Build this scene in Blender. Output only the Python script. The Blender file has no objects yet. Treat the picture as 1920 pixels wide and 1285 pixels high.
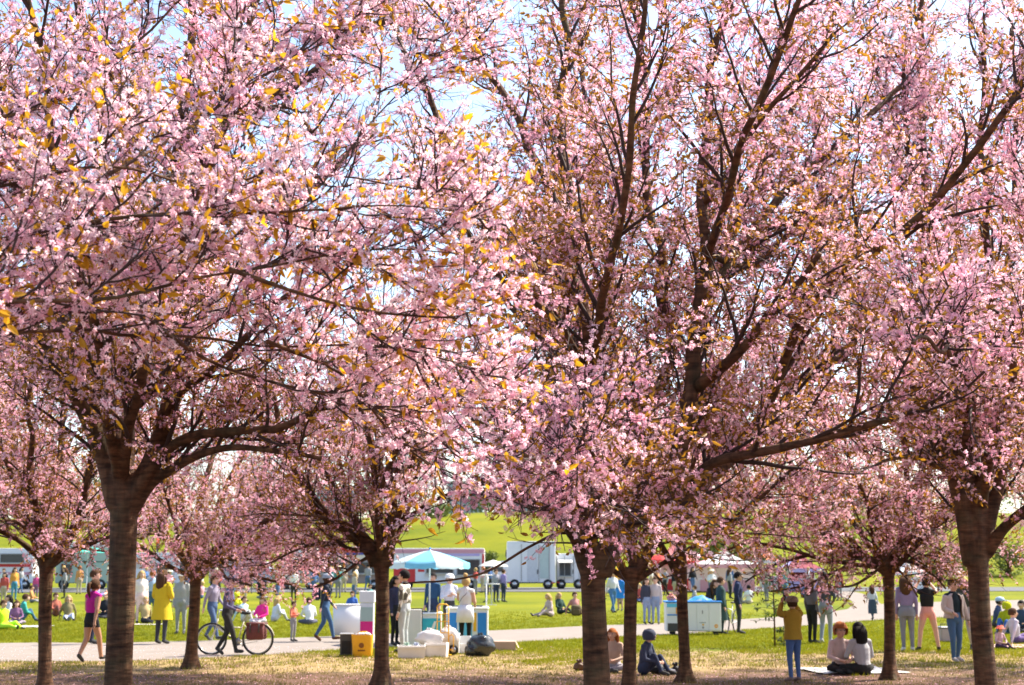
import bpy, math, random
import numpy as np
from mathutils import Vector, Matrix, Euler, Quaternion, noise
R = math.radians
random.seed(7); rng = np.random.default_rng(7)
scene = bpy.context.scene
COL = scene.collection

# ------------------------------------------------------------------ camera
CAM_H, PITCH, F = 2.0, 8.9, 2667.0
cd = bpy.data.cameras.new('camera'); cam = bpy.data.objects.new('camera', cd); COL.objects.link(cam)
cam.location = (0, 0, CAM_H); cam.rotation_euler = (R(90 + PITCH), 0, 0)
cd.sensor_width = 36; cd.lens = F / 1920 * 36; cd.clip_start = 0.1; cd.clip_end = 5000
cd.dof.use_dof = True; cd.dof.focus_distance = 10.5; cd.dof.aperture_fstop = 4.0
scene.camera = cam
# ------------------------------------------------------------------ sky and sun
SUN_AZ, SUN_EL = 60.0, 52.0        # azimuth to the right of the viewing direction
world = bpy.data.worlds.new('World'); scene.world = world; world.use_nodes = True
nt = world.node_tree
sky = nt.nodes.new('ShaderNodeTexSky'); sky.sky_type = 'NISHITA'; sky.sun_disc = False
sky.sun_elevation = R(SUN_EL); sky.sun_rotation = R(SUN_AZ); sky.dust_density = 1.6; sky.air_density = 1.0; sky.ozone_density = 1.0
nt.links.new(sky.outputs[0], nt.nodes['Background'].inputs[0])
nt.nodes['Background'].inputs[1].default_value = 0.14
sd = bpy.data.lights.new('sun', 'SUN'); sd.energy = 5.0; sd.angle = R(0.53); sd.color = (1.0, 0.91, 0.77)
so = bpy.data.objects.new('sun', sd); COL.objects.link(so)
sdir = Vector((math.sin(R(SUN_AZ)) * math.cos(R(SUN_EL)), math.cos(R(SUN_AZ)) * math.cos(R(SUN_EL)), math.sin(R(SUN_EL))))
so.rotation_euler = sdir.to_track_quat('Z', 'Y').to_euler(); so.location = (20, 20, 40)
vs = scene.view_settings; vs.view_transform = 'Standard'; vs.look = 'None'; vs.gamma = 1; vs.exposure = 1.36
try: vs.use_curve_mapping = False
except Exception: pass
cy = scene.cycles
cy.max_bounces = 8; cy.diffuse_bounces = 4; cy.transmission_bounces = 6; cy.glossy_bounces = 2; cy.transparent_max_bounces = 4
cy.sample_clamp_indirect = 6

# ------------------------------------------------------------------ pixel (1920x1285) -> place
_p = R(PITCH)
def ray(px, py):
    dx, dy = (px - 960) / F, (642.5 - py) / F
    return Vector((dx, math.cos(_p) - dy * math.sin(_p), math.sin(_p) + dy * math.cos(_p)))
def P(px, py, Y):
    d = ray(px, py); t = Y / d.y
    return Vector((d.x * t, Y, CAM_H + d.z * t))
def G(px, py):
    d = ray(px, py); t = -CAM_H / d.z
    return Vector((d.x * t, d.y * t, 0))
def sstep(a, b, x):
    t = min(1, max(0, (x - a) / (b - a))); return t * t * (3 - 2 * t)
def hgt(x, y):
    h = 0.0
    if y > 62: h += 0.35 * sstep(62, 108, y)
    if y > 108:
        cr = 7.2 + 0.9 * math.sin(x * 0.02 + 1) + 0.5 * math.sin(x * 0.055)
        h += cr * sstep(108, 178, y)
        h -= (cr + 3) * sstep(178, 330, y)
        h += 0.25 * math.sin(x * .11 + y * .05) * sstep(112, 130, y)
    return h

# ------------------------------------------------------------------ materials
MATS = {}
def _n(nt, t, **k):
    n = nt.nodes.new(t)
    for a, b in k.items(): setattr(n, a, b)
    return n
def mat(name, col, rough=0.7, var=0.12, scale=8.0, bump=0.0, bscale=60.0, metal=0.0, spec=0.4, trans=0.0, obj_random=None):
    """procedural material: noise-varied colour, optional bump and translucency"""
    if name in MATS: return MATS[name]
    m = bpy.data.materials.new(name); m.use_nodes = True; nt = m.node_tree; L = nt.links
    b = nt.nodes['Principled BSDF']; out = nt.nodes['Material Output']
    tc = _n(nt, 'ShaderNodeTexCoord'); no = _n(nt, 'ShaderNodeTexNoise'); no.inputs['Scale'].default_value = scale; no.inputs['Detail'].default_value = 3
    L.new(tc.outputs['Object'], no.inputs['Vector'])
    mx = _n(nt, 'ShaderNodeMix', data_type='RGBA')
    lo = [c * (1 - var) for c in col]; hi = [min(1, c * (1 + var)) for c in col]
    mx.inputs[6].default_value = (*lo, 1); mx.inputs[7].default_value = (*hi, 1)
    L.new(no.outputs['Fac'], mx.inputs[0])
    cout = mx.outputs[2]
    if obj_random:
        oi = _n(nt, 'ShaderNodeObjectInfo'); m2 = _n(nt, 'ShaderNodeMix', data_type='RGBA')
        L.new(oi.outputs['Random'], m2.inputs[0]); L.new(cout, m2.inputs[6]); m2.inputs[7].default_value = (*obj_random, 1)
        cout = m2.outputs[2]
    L.new(cout, b.inputs['Base Color'])
    b.inputs['Roughness'].default_value = rough; b.inputs['Metallic'].default_value = metal
    b.inputs['Specular IOR Level'].default_value = spec
    if bump:
        n2 = _n(nt, 'ShaderNodeTexNoise'); n2.inputs['Scale'].default_value = bscale; n2.inputs['Detail'].default_value = 4
        L.new(tc.outputs['Object'], n2.inputs['Vector'])
        bp = _n(nt, 'ShaderNodeBump'); bp.inputs['Strength'].default_value = bump; bp.inputs['Distance'].default_value = 0.02
        L.new(n2.outputs['Fac'], bp.inputs['Height']); L.new(bp.outputs[0], b.inputs['Normal'])
    if trans:
        tr = _n(nt, 'ShaderNodeBsdfTranslucent'); ms = _n(nt, 'ShaderNodeMixShader'); ms.inputs[0].default_value = trans
        L.new(cout, tr.inputs[0]); L.new(b.outputs[0], ms.inputs[1]); L.new(tr.outputs[0], ms.inputs[2]); L.new(ms.outputs[0], out.inputs[0])
    MATS[name] = m
    return m
def bark_mat():
    m = bpy.data.materials.new('cherry_bark'); m.use_nodes = True; nt = m.node_tree; L = nt.links; b = nt.nodes['Principled BSDF']
    tc = _n(nt, 'ShaderNodeTexCoord'); mp = _n(nt, 'ShaderNodeMapping'); mp.inputs['Scale'].default_value = (6, 6, 26)
    L.new(tc.outputs['Object'], mp.inputs[0])
    n1 = _n(nt, 'ShaderNodeTexNoise'); n1.inputs['Scale'].default_value = 1.0; n1.inputs['Detail'].default_value = 5; L.new(mp.outputs[0], n1.inputs['Vector'])
    n2 = _n(nt, 'ShaderNodeTexNoise'); n2.inputs['Scale'].default_value = 2.3; n2.inputs['Detail'].default_value = 4; L.new(tc.outputs['Object'], n2.inputs['Vector'])
    r1 = _n(nt, 'ShaderNodeValToRGB'); r1.color_ramp.elements[0].position = .3; r1.color_ramp.elements[0].color = (.045, .021, .011, 1)
    r1.color_ramp.elements[1].position = .75; r1.color_ramp.elements[1].color = (.19, .095, .048, 1)
    L.new(n1.outputs['Fac'], r1.inputs[0])
    mx = _n(nt, 'ShaderNodeMix', data_type='RGBA'); mx.inputs[7].default_value = (.085, .075, .035, 1)
    rr = _n(nt, 'ShaderNodeValToRGB'); rr.color_ramp.elements[0].position = .52; rr.color_ramp.elements[1].position = .68; rr.color_ramp.elements[1].color = (.6, .6, .6, 1)
    L.new(n2.outputs['Fac'], rr.inputs[0]); L.new(rr.outputs[0], mx.inputs[0]); L.new(r1.outputs[0], mx.inputs[6]); L.new(mx.outputs[2], b.inputs['Base Color'])
    b.inputs['Roughness'].default_value = .8; b.inputs['Specular IOR Level'].default_value = .2
    m3 = _n(nt, 'ShaderNodeMapping'); m3.inputs['Scale'].default_value = (11, 11, 2.2); L.new(tc.outputs['Object'], m3.inputs[0])
    n3 = _n(nt, 'ShaderNodeTexNoise'); n3.inputs['Scale'].default_value = 1.0; n3.inputs['Detail'].default_value = 6; L.new(m3.outputs[0], n3.inputs['Vector'])
    b3 = _n(nt, 'ShaderNodeBump'); b3.inputs['Strength'].default_value = .9; b3.inputs['Distance'].default_value = .03; L.new(n3.outputs['Fac'], b3.inputs['Height'])
    mm = _n(nt, 'ShaderNodeMix', data_type='RGBA', blend_type='MULTIPLY'); mm.inputs[0].default_value = .55; r3 = _n(nt, 'ShaderNodeValToRGB'); r3.color_ramp.elements[0].position = .38; r3.color_ramp.elements[0].color = (.25, .25, .25, 1); r3.color_ramp.elements[1].position = .55
    L.new(n3.outputs['Fac'], r3.inputs[0]); L.new(mx.outputs[2], mm.inputs[6]); L.new(r3.outputs[0], mm.inputs[7]); L.new(mm.outputs[2], b.inputs['Base Color'])
    bp = _n(nt, 'ShaderNodeBump'); bp.inputs['Strength'].default_value = .7; bp.inputs['Distance'].default_value = .02
    L.new(n1.outputs['Fac'], bp.inputs['Height']); L.new(b3.outputs[0], bp.inputs['Normal']); L.new(bp.outputs[0], b.inputs['Normal'])
    return m
BARK = bark_mat()
TWIG = mat('twig_bark', (.045, .024, .018), .75, .3, 6)
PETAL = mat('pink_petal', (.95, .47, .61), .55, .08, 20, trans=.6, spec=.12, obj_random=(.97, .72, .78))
PETAL_SUNLIT = mat('sunlit_toned_near_petal', (.96, .57, .69), .5, .06, 20, trans=.6, spec=.12, obj_random=(.98, .84, .88))  # near petals made paler in colour to imitate sunlit highlights
PETAL_D = mat('dark_pink_calyx', (.45, .09, .14), .6, .2, 20, trans=.25)
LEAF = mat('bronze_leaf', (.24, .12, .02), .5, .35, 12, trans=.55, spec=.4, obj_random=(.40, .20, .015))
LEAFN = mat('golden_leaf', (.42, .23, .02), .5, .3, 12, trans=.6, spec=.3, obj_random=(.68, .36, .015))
LEAFG = mat('green_leaf', (.07, .11, .02), .5, .3, 12, trans=.35)

# ------------------------------------------------------------------ mesh helpers
def mesh_from(name, V, Fc, mats, mi=None, smooth=True):
    me = bpy.data.meshes.new(name); me.from_pydata([tuple(map(float, v)) for v in V], [], [tuple(int(i) for i in f) for f in Fc])
    for m in mats: me.materials.append(m)
    if mi is not None: me.polygons.foreach_set('material_index', np.asarray(mi, dtype=np.int32))
    if smooth: me.polygons.foreach_set('use_smooth', np.ones(len(me.polygons), dtype=bool))
    me.update(); return me
def link(name, me, parent=None, loc=None, rz=0, **props):
    o = bpy.data.objects.new(name, me); COL.objects.link(o)
    if parent: o.parent = parent
    if loc is not None: o.location = loc
    if rz: o.rotation_euler = (0, 0, rz)
    for k, v in props.items():
        if v is not None: o[k] = v
    return o
def thing(name, label, cat, loc=(0, 0, 0), rz=0, group=None):
    return link(name, None, None, loc, rz, label=label, category=cat, group=group)

class MB:
    """collects shapes into one mesh with several materials"""
    def __init__(s): s.V = []; s.F = []; s.M = []; s.mats = []
    def mi(s, m):
        if m not in s.mats: s.mats.append(m)
        return s.mats.index(m)
    def add(s, V, Fc, m):
        o = len(s.V); s.V += [tuple(v) for v in V]; k = s.mi(m)
        for f in Fc: s.F.append([i + o for i in f]); s.M.append(k)
    def box(s, c, d, m, rz=0, rx=0, bev=0.0):
        x, y, z = [q / 2 for q in d]; b = min(bev, x * .9, y * .9, z * .9)
        if b > 0:
            V = []
            for sx in (-1, 1):
                for sy in (-1, 1):
                    for sz in (-1, 1):
                        V += [(sx * (x - b), sy * (y - b), sz * z), (sx * (x - b), sy * y, sz * (z - b)), (sx * x, sy * (y - b), sz * (z - b))]
            import bmesh
            bm = bmesh.new(); vs = [bm.verts.new(v) for v in V]; bmesh.ops.convex_hull(bm, input=vs); bm.verts.index_update()
            V = [v.co.copy() for v in bm.verts]; Fc = [[v.index for v in f.verts] for f in bm.faces]; bm.free()
        else:
            V = [(-x, -y, -z), (x, -y, -z), (x, y, -z), (-x, y, -z), (-x, -y, z), (x, -y, z), (x, y, z), (-x, y, z)]
            Fc = [(0, 3, 2, 1), (4, 5, 6, 7), (0, 1, 5, 4), (1, 2, 6, 5), (2, 3, 7, 6), (3, 0, 4, 7)]
        M = Matrix.Translation(c) @ Euler((rx, 0, rz)).to_matrix().to_4x4()
        s.add([M @ Vector(v) for v in V], Fc, m); return s
    def tube(s, pts, r, m, n=8, cap=True):
        V, Fc = tube_arrays(pts, r, n, cap); s.add(V, Fc, m); return s
    def lathe(s, c, prof, m, n=20, axis='Z', sx=1, sy=1):
        V = []; Fc = []
        for (r, z) in prof:
            for k in range(n):
                a = 2 * math.pi * k / n; V.append((r * math.cos(a) * sx, r * math.sin(a) * sy, z))
        for j in range(len(prof) - 1):
            for k in range(n):
                a, b = j * n + k, j * n + (k + 1) % n; Fc.append((a, b, b + n, a + n))
        Mx = Matrix.Translation(c)
        if axis == 'X': Mx = Mx @ Matrix.Rotation(R(90), 4, 'Y')
        if axis == 'Y': Mx = Mx @ Matrix.Rotation(R(-90), 4, 'X')
        s.add([Mx @ Vector(v) for v in V], Fc, m); return s
    def ball(s, c, r, m, n=12, k=8, d=(1, 1, 1), noise_amp=0, seed=0):
        V = [];
        for j in range(k + 1):
            t = math.pi * j / k
            for i in range(n):
                a = 2 * math.pi * i / n
                v = Vector((math.sin(t) * math.cos(a), math.sin(t) * math.sin(a), math.cos(t)))
                q = 1 + noise_amp * noise.noise(v * 2.1 + Vector((seed, 0, 0)))
                V.append((c[0] + r * d[0] * v.x * q, c[1] + r * d[1] * v.y * q, c[2] + r * d[2] * v.z * q))
        Fc = [(j * n + i, (j + 1) * n + i, (j + 1) * n + (i + 1) % n, j * n + (i + 1) % n) for j in range(k) for i in range(n)]
        s.add(V, Fc, m); return s
    def poly(s, pts, m): s.add(pts, [list(range(len(pts)))], m); return s
    def build(s, name, parent=None, smooth=False, loc=None, rz=0, **props):
        me = mesh_from(name, s.V, s.F, s.mats, s.M, smooth); return link(name, me, parent, loc, rz, **props)

def tube_arrays(pts, radii, n=8, cap=True):
    p = np.asarray([tuple(q) for q in pts], float); k = len(p)
    r = np.full(k, radii, float) if np.isscalar(radii) else np.asarray(radii, float)
    t = np.gradient(p, axis=0); t /= np.linalg.norm(t, axis=1)[:, None] + 1e-9
    ref = np.array([0., 0, 1]) if abs(t[0][2]) < .8 else np.array([1., 0, 0])
    u = np.cross(t, ref); bad = np.linalg.norm(u, axis=1) < .15
    u[bad] = np.cross(t[bad], np.array([.3, 1., .2])); u /= np.linalg.norm(u, axis=1)[:, None]
    for i in range(1, k):
        v = u[i - 1] - t[i] * np.dot(u[i - 1], t[i]); l = np.linalg.norm(v)
        if l > 1e-6: u[i] = v / l
    w = np.cross(t, u); a = np.arange(n) * 2 * math.pi / n
    V = (p[:, None, :] + r[:, None, None] * (np.cos(a)[None, :, None] * u[:, None, :] + np.sin(a)[None, :, None] * w[:, None, :])).reshape(-1, 3)
    i, j = np.meshgrid(np.arange(k - 1), np.arange(n), indexing='ij'); i = i.ravel(); j = j.ravel(); j2 = (j + 1) % n
    Fq = np.stack([i * n + j, i * n + j2, (i + 1) * n + j2, (i + 1) * n + j], 1)
    Fl = Fq.tolist()
    if cap: Fl.append(list(range(n))[::-1]); Fl.append([(k - 1) * n + q for q in range(n)])
    return V, Fl

def catmull(pts, step):
    pts = [np.asarray(p, float) for p in pts]; out = []
    q = [2 * pts[0] - pts[1]] + pts + [2 * pts[-1] - pts[-2]]
    for i in range(1, len(q) - 2):
        a, b, c, d = q[i - 1:i + 3]; m = max(2, int(np.linalg.norm((c - b)[:3]) / step))
        for t in np.arange(m) / m:
            out.append(.5 * ((2 * b) + (c - a) * t + (2 * a - 5 * b + 4 * c - d) * t * t + (3 * b - a - 3 * c + d) * t ** 3))
    out.append(pts[-1]); return np.array(out)
# ------------------------------------------------------------------ ground
def ground_mat():
    m = bpy.data.materials.new('park_grass_ground'); m.use_nodes = True; nt = m.node_tree; L = nt.links; b = nt.nodes['Principled BSDF']
    tc = _n(nt, 'ShaderNodeTexCoord'); sp = _n(nt, 'ShaderNodeSeparateXYZ'); L.new(tc.outputs['Object'], sp.inputs[0])
    big = _n(nt, 'ShaderNodeTexNoise'); big.inputs['Scale'].default_value = .35; big.inputs['Detail'].default_value = 6; big.inputs['Roughness'].default_value = .6
    L.new(tc.outputs['Object'], big.inputs['Vector'])
    fine = _n(nt, 'ShaderNodeTexNoise'); fine.inputs['Scale'].default_value = 14; fine.inputs['Detail'].default_value = 5; L.new(tc.outputs['Object'], fine.inputs['Vector'])
    # lush green of the open lawn
    gr = _n(nt, 'ShaderNodeMix', data_type='RGBA'); gr.inputs[6].default_value = (.125, .14, .003, 1); gr.inputs[7].default_value = (.215, .205, .005, 1); L.new(fine.outputs['Fac'], gr.inputs[0])
    hb = _n(nt, 'ShaderNodeTexNoise'); hb.inputs['Scale'].default_value = .11; hb.inputs['Detail'].default_value = 8; hb.inputs['Roughness'].default_value = .7; L.new(tc.outputs['Object'], hb.inputs['Vector'])
    hr = _n(nt, 'ShaderNodeValToRGB'); hr.color_ramp.elements[0].position = .35; hr.color_ramp.elements[0].color = (.52, .66, .7, 1); hr.color_ramp.elements[1].position = .62; hr.color_ramp.elements[1].color = (1, 1, 1, 1); L.new(hb.outputs['Fac'], hr.inputs[0])
    g2 = _n(nt, 'ShaderNodeMix', data_type='RGBA', blend_type='MULTIPLY'); g2.inputs[0].default_value = 1; L.new(gr.outputs[2], g2.inputs[6]); L.new(hr.outputs[0], g2.inputs[7]); gr = g2
    dry = _n(nt, 'ShaderNodeMix', data_type='RGBA'); dry.inputs[6].default_value = (.23, .15, .075, 1); dry.inputs[7].default_value = (.36, .26, .13, 1); L.new(fine.outputs['Fac'], dry.inputs[0])
    shade_toned_soil = _n(nt, 'ShaderNodeMix', data_type='RGBA'); shade_toned_soil.inputs[6].default_value = (.085, .048, .036, 1); shade_toned_soil.inputs[7].default_value = (.17, .10, .07, 1); L.new(fine.outputs['Fac'], shade_toned_soil.inputs[0])  # soil under the trees, darkened in colour to stand in for canopy shade
    # worn strip between trees and path (by place: y 25.5..30)
    def band(a, b_, c, d):
        r1 = _n(nt, 'ShaderNodeMapRange', interpolation_type='SMOOTHSTEP'); r1.inputs[1].default_value = a; r1.inputs[2].default_value = b_
        r2 = _n(nt, 'ShaderNodeMapRange', interpolation_type='SMOOTHSTEP'); r2.inputs[1].default_value = c; r2.inputs[2].default_value = d; r2.inputs[3].default_value = 1; r2.inputs[4].default_value = 0
        ad = _n(nt, 'ShaderNodeMath', operation='MULTIPLY_ADD'); ad.inputs[1].default_value = 9; L.new(big.outputs['Fac'], ad.inputs[0]); 
        sb = _n(nt, 'ShaderNodeMath', operation='ADD'); sb.inputs[1].default_value = -4.5; L.new(sp.outputs['Y'], ad.inputs[2]); L.new(ad.outputs[0], sb.inputs[0])
        L.new(sb.outputs[0], r1.inputs[0]); L.new(sb.outputs[0], r2.inputs[0])
        mu = _n(nt, 'ShaderNodeMath', operation='MULTIPLY'); L.new(r1.outputs[0], mu.inputs[0]); L.new(r2.outputs[0], mu.inputs[1]); return mu.outputs[0]
    w = band(26.0, 27.6, 33.0, 35.5)
    m1 = _n(nt, 'ShaderNodeMix', data_type='RGBA'); sc = _n(nt, 'ShaderNodeMath', operation='MULTIPLY'); sc.inputs[1].default_value = .85; L.new(w, sc.inputs[0])
    L.new(sc.outputs[0], m1.inputs[0]); L.new(gr.outputs[2], m1.inputs[6]); L.new(dry.outputs[2], m1.inputs[7])
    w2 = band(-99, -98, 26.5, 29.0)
    m2 = _n(nt, 'ShaderNodeMix', data_type='RGBA'); L.new(w2, m2.inputs[0]); L.new(m1.outputs[2], m2.inputs[6]); L.new(shade_toned_soil.outputs[2], m2.inputs[7])
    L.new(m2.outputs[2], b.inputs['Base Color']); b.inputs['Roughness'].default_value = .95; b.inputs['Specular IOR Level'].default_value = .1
    bp = _n(nt, 'ShaderNodeBump'); bp.inputs['Strength'].default_value = .6; bp.inputs['Distance'].default_value = .05; L.new(fine.outputs['Fac'], bp.inputs['Height']); L.new(bp.outputs[0], b.inputs['Normal'])
    return m
xs = np.concatenate([np.linspace(-900, -90, 14)[:-1], np.linspace(-90, 90, 73), np.linspace(90, 900, 14)[1:]])
ys = np.concatenate([np.linspace(-60, 60, 31)[:-1], np.linspace(60, 340, 71), np.linspace(340, 3000, 12)[1:]])
V = [(x, y, hgt(x, y)) for y in ys for x in xs]; nx = len(xs)
Fc = [(j * nx + i, j * nx + i + 1, (j + 1) * nx + i + 1, (j + 1) * nx + i) for j in range(len(ys) - 1) for i in range(nx - 1)]
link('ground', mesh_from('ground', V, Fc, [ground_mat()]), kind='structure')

PATHM = mat('pale_gravel_path', (.235, .20, .175), .95, .2, 1.4, bump=.3, bscale=90, spec=.1)
# main path, edges traced on the ground; then a branch curving away on the right
near_e = [(-500, 1262), (0, 1241), (200, 1240), (400, 1234), (600, 1221), (780, 1212), (960, 1205), (1100, 1197), (1240, 1191), (1400, 1181), (1560, 1170), (1640, 1163), (1750, 1158), (2100, 1150)]
far_e = [(-500, 1222), (0, 1206), (200, 1206), (400, 1201), (600, 1194), (780, 1187), (960, 1181), (1100, 1174), (1240, 1169), (1400, 1161), (1540, 1150), (1640, 1136), (1750, 1132), (2100, 1126)]
def ribbon(name, e1, e2, z, m, **kw):
    a = catmull([G(*p) for p in e1], .8); b = catmull([G(*p) for p in e2], .8)
    n = 60; ia = np.linspace(0, len(a) - 1, n).astype(int); ib = np.linspace(0, len(b) - 1, n).astype(int)
    V = []; 
    for i, j in zip(ia, ib):
        for t in (0, .5, 1):
            q = a[i] * (1 - t) + b[j] * t
            if t != .5: q = q + np.array([0, random.uniform(-.12, .12), 0])
            V.append((q[0], q[1], hgt(q[0], q[1]) + z))
    Fc = [(3 * k + c, 3 * k + 3 + c, 3 * k + 4 + c, 3 * k + 1 + c) for k in range(n - 1) for c in (0, 1)]
    return link(name, mesh_from(name, V, Fc, [m]), kind='structure', **kw)
ribbon('path', near_e, far_e, .004, PATHM)
ribbon('side_path', [(1660, 1150), (1655, 1140), (1640, 1128), (1600, 1118), (1520, 1112), (1400, 1109), (1200, 1108)],
       [(1560, 1152), (1590, 1142), (1600, 1134), (1580, 1126), (1500, 1118), (1400, 1114), (1200, 1112)], .008, PATHM)
# service road in front of the trucks
ASPH = mat('grey_asphalt', (.09, .09, .095), .9, .15, 4, bump=.2)
V = []; Fc = []
for i, x in enumerate(np.linspace(-75, 75, 61)):
    for y in (94, 100, 107): V.append((x, y + 2.5 * math.sin(x * .02), hgt(x, y + 2.5 * math.sin(x * .02)) + .03))
    if i: k = 3 * i; Fc += [(k - 3, k, k + 1, k - 2), (k - 2, k + 1, k + 2, k - 1)]
link('service_road', mesh_from('service_road', V, Fc, [ASPH]), kind='structure')

# ------------------------------------------------------------------ grass, fallen petals (instanced)
def scatter(name, pts, rots, scls, idx, protos, parent=None, **props):
    me = bpy.data.meshes.new(name); pts = np.asarray(pts, np.float32); me.vertices.add(len(pts)); me.vertices.foreach_set('co', pts.ravel())
    for an, ty, da in (('rot', 'FLOAT_VECTOR', np.asarray(rots, np.float32).ravel()), ('scl', 'FLOAT', np.asarray(scls, np.float32)), ('idx', 'INT', np.asarray(idx, np.int32))):
        at = me.attributes.new(an, ty, 'POINT'); at.data.foreach_set('vector' if ty == 'FLOAT_VECTOR' else 'value', da)
    o = link(name, me, parent, **props)
    c = bpy.data.collections.new(name + '_pieces')
    for p in protos: c.objects.link(p)
    g = bpy.data.node_groups.new(name, 'GeometryNodeTree')
    g.interface.new_socket('Geometry', in_out='INPUT', socket_type='NodeSocketGeometry'); g.interface.new_socket('Geometry', in_out='OUTPUT', socket_type='NodeSocketGeometry')
    N = g.nodes; i = N.new('NodeGroupInput'); u = N.new('NodeGroupOutput'); ip = N.new('GeometryNodeInstanceOnPoints'); ci = N.new('GeometryNodeCollectionInfo')
    ci.inputs[0].default_value = c; ci.inputs['Separate Children'].default_value = True; ci.inputs['Reset Children'].default_value = True
    ip.inputs['Pick Instance'].default_value = True
    def attr(nm, ty):
        a = N.new('GeometryNodeInputNamedAttribute'); a.data_type = ty; a.inputs[0].default_value = nm; return a.outputs[0]
    e = N.new('FunctionNodeEulerToRotation')
    g.links.new(attr('rot', 'FLOAT_VECTOR'), e.inputs[0]); g.links.new(e.outputs[0], ip.inputs['Rotation'])
    g.links.new(attr('scl', 'FLOAT'), ip.inputs['Scale']); g.links.new(attr('idx', 'INT'), ip.inputs['Instance Index'])
    g.links.new(i.outputs[0], ip.inputs['Points']); g.links.new(ci.outputs[0], ip.inputs['Instance']); g.links.new(ip.outputs[0], u.inputs[0])
    md = o.modifiers.new('scatter', 'NODES'); md.node_group = g
    return o
GRASSM = mat('grass_blade', (.15, .175, .004), .6, .3, 3, trans=.45, spec=.2, obj_random=(.29, .27, .01))
DRYM = mat('dry_grass_blade', (.27, .19, .08), .7, .3, 3, trans=.3, obj_random=(.17, .15, .03))
def tuft(name, m, h, n, seed):
    rd = random.Random(seed); b = MB()
    for k in range(n):
        a = rd.uniform(0, 6.28); r = rd.uniform(0, .10); x, y = r * math.cos(a), r * math.sin(a); hh = h * rd.uniform(.5, 1.1); lx, ly = rd.uniform(-.03, .03), rd.uniform(-.03, .03)
        w = .006; c, s = math.cos(a), math.sin(a)
        b.add([(x - w * c, y - w * s, 0), (x + w * c, y + w * s, 0), (x + lx, y + ly, hh)], [(0, 1, 2)], m)
    return bpy.data.objects.new(name, mesh_from(name, b.V, b.F, b.mats, b.M, False))
near_poly = [G(*p) for p in near_e]; far_poly = [G(*p) for p in far_e]
def edge_y(poly, x):
    for a, b in zip(poly, poly[1:]):
        if a.x <= x <= b.x: return a.y + (b.y - a.y) * (x - a.x) / max(1e-6, b.x - a.x)
    return -1
pts = []; idx = []
for k in range(90000):
    y = 21 + 44 * random.random() ** 1.25; x = random.uniform(-.40, .40) * y
    if y > 42 and random.random() > (66 - y) / 24: continue
    e1, e2 = edge_y(near_poly, x), edge_y(far_poly, x)
    if e1 - .02 < y < e2 + .02: continue
    nv = noise.noise(Vector((x * .35, y * .35, 3))) 
    if y + nv * 4 < 28.0 and random.random() > .3: continue
    dryb = 25.5 < y + nv * 5 < 32.5
    if dryb and random.random() > .45: continue
    pts.append((x, y, 0)); idx.append((2 if dryb and random.random() < .7 else 0) + random.randint(0, 1) if y + nv * 4 >= 27 else 2 + random.randint(0, 1))
n = len(pts)
scatter('grass', pts, [(0, 0, random.uniform(0, 6.28)) for _ in range(n)], rng.uniform(.6, 1.5, n), idx,
        [tuft('tuft_a', GRASSM, .05, 9, 1), tuft('tuft_b', GRASSM, .07, 8, 2), tuft('tuft_c', DRYM, .04, 8, 3), tuft('tuft_d', DRYM, .05, 7, 4)], kind='stuff')
pb = MB(); pb.add([(0, 0, 0), (.018, .008, .004), (.03, 0, 0), (.018, -.010, .003)], [(0, 1, 2, 3)], PETAL)
petalp = bpy.data.objects.new('petal_piece', mesh_from('petal_piece', pb.V, pb.F, pb.mats, pb.M))
pts = [(random.uniform(-.4, .4) * y, y, .012) for y in (random.uniform(21, 36) for _ in range(6000))]; n = len(pts)
scatter('fallen_petals', pts, [(random.uniform(-.4, .4), random.uniform(-.4, .4), random.uniform(0, 6.28)) for _ in range(n)], rng.uniform(.8, 1.5, n), [0] * n, [petalp], kind='stuff')
# ------------------------------------------------------------------ blossom sprays
def rand_dir(rd):
    while True:
        v = Vector((rd.uniform(-1, 1), rd.uniform(-1, 1), rd.uniform(-1, 1)))
        if .1 < v.length < 1: return v.normalized()
def add_flower(b, c, nrm, r, rd, near=False):
    q = nrm.to_track_quat('Z', 'Y'); a0 = rd.uniform(0, 6.28); cup = rd.uniform(.15, .6)
    for k in range(5):
        a = a0 + k * 1.2566 + rd.uniform(-.1, .1); ca, sa = math.cos(a), math.sin(a)
        def T(u, w, z): return c + q @ Vector((u * ca - w * sa, u * sa + w * ca, z))
        if near:
            z1, z2 = r * cup * .45, r * cup * .8
            V = [T(r * .06, 0, 0), T(r * .5, -r * .27, z1), T(r * .5, 0, z1 * .8), T(r * .5, r * .27, z1), T(r * .95, -r * .2, z2), T(r * .86, 0, z2 * .9), T(r * .97, r * .2, z2)]
            b.add(V, [(0, 1, 2), (0, 2, 3), (1, 4, 5, 2), (2, 5, 6, 3)], PETAL_SUNLIT)
        else:
            z1 = r * cup * .5
            b.add([T(r * .06, 0, 0), T(r * .6, -r * .30, z1), T(r * 1.0, 0, z1 * 1.6), T(r * .6, r * .30, z1)], [(0, 1, 2, 3)], PETAL)
    if near:
        V = [c + q @ Vector((r * .13 * math.cos(t), r * .13 * math.sin(t), r * .12)) for t in (0, 1.26, 2.51, 3.77, 5.03)]
        b.add(V, [(0, 1, 2, 3, 4)], PETAL_D)
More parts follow.
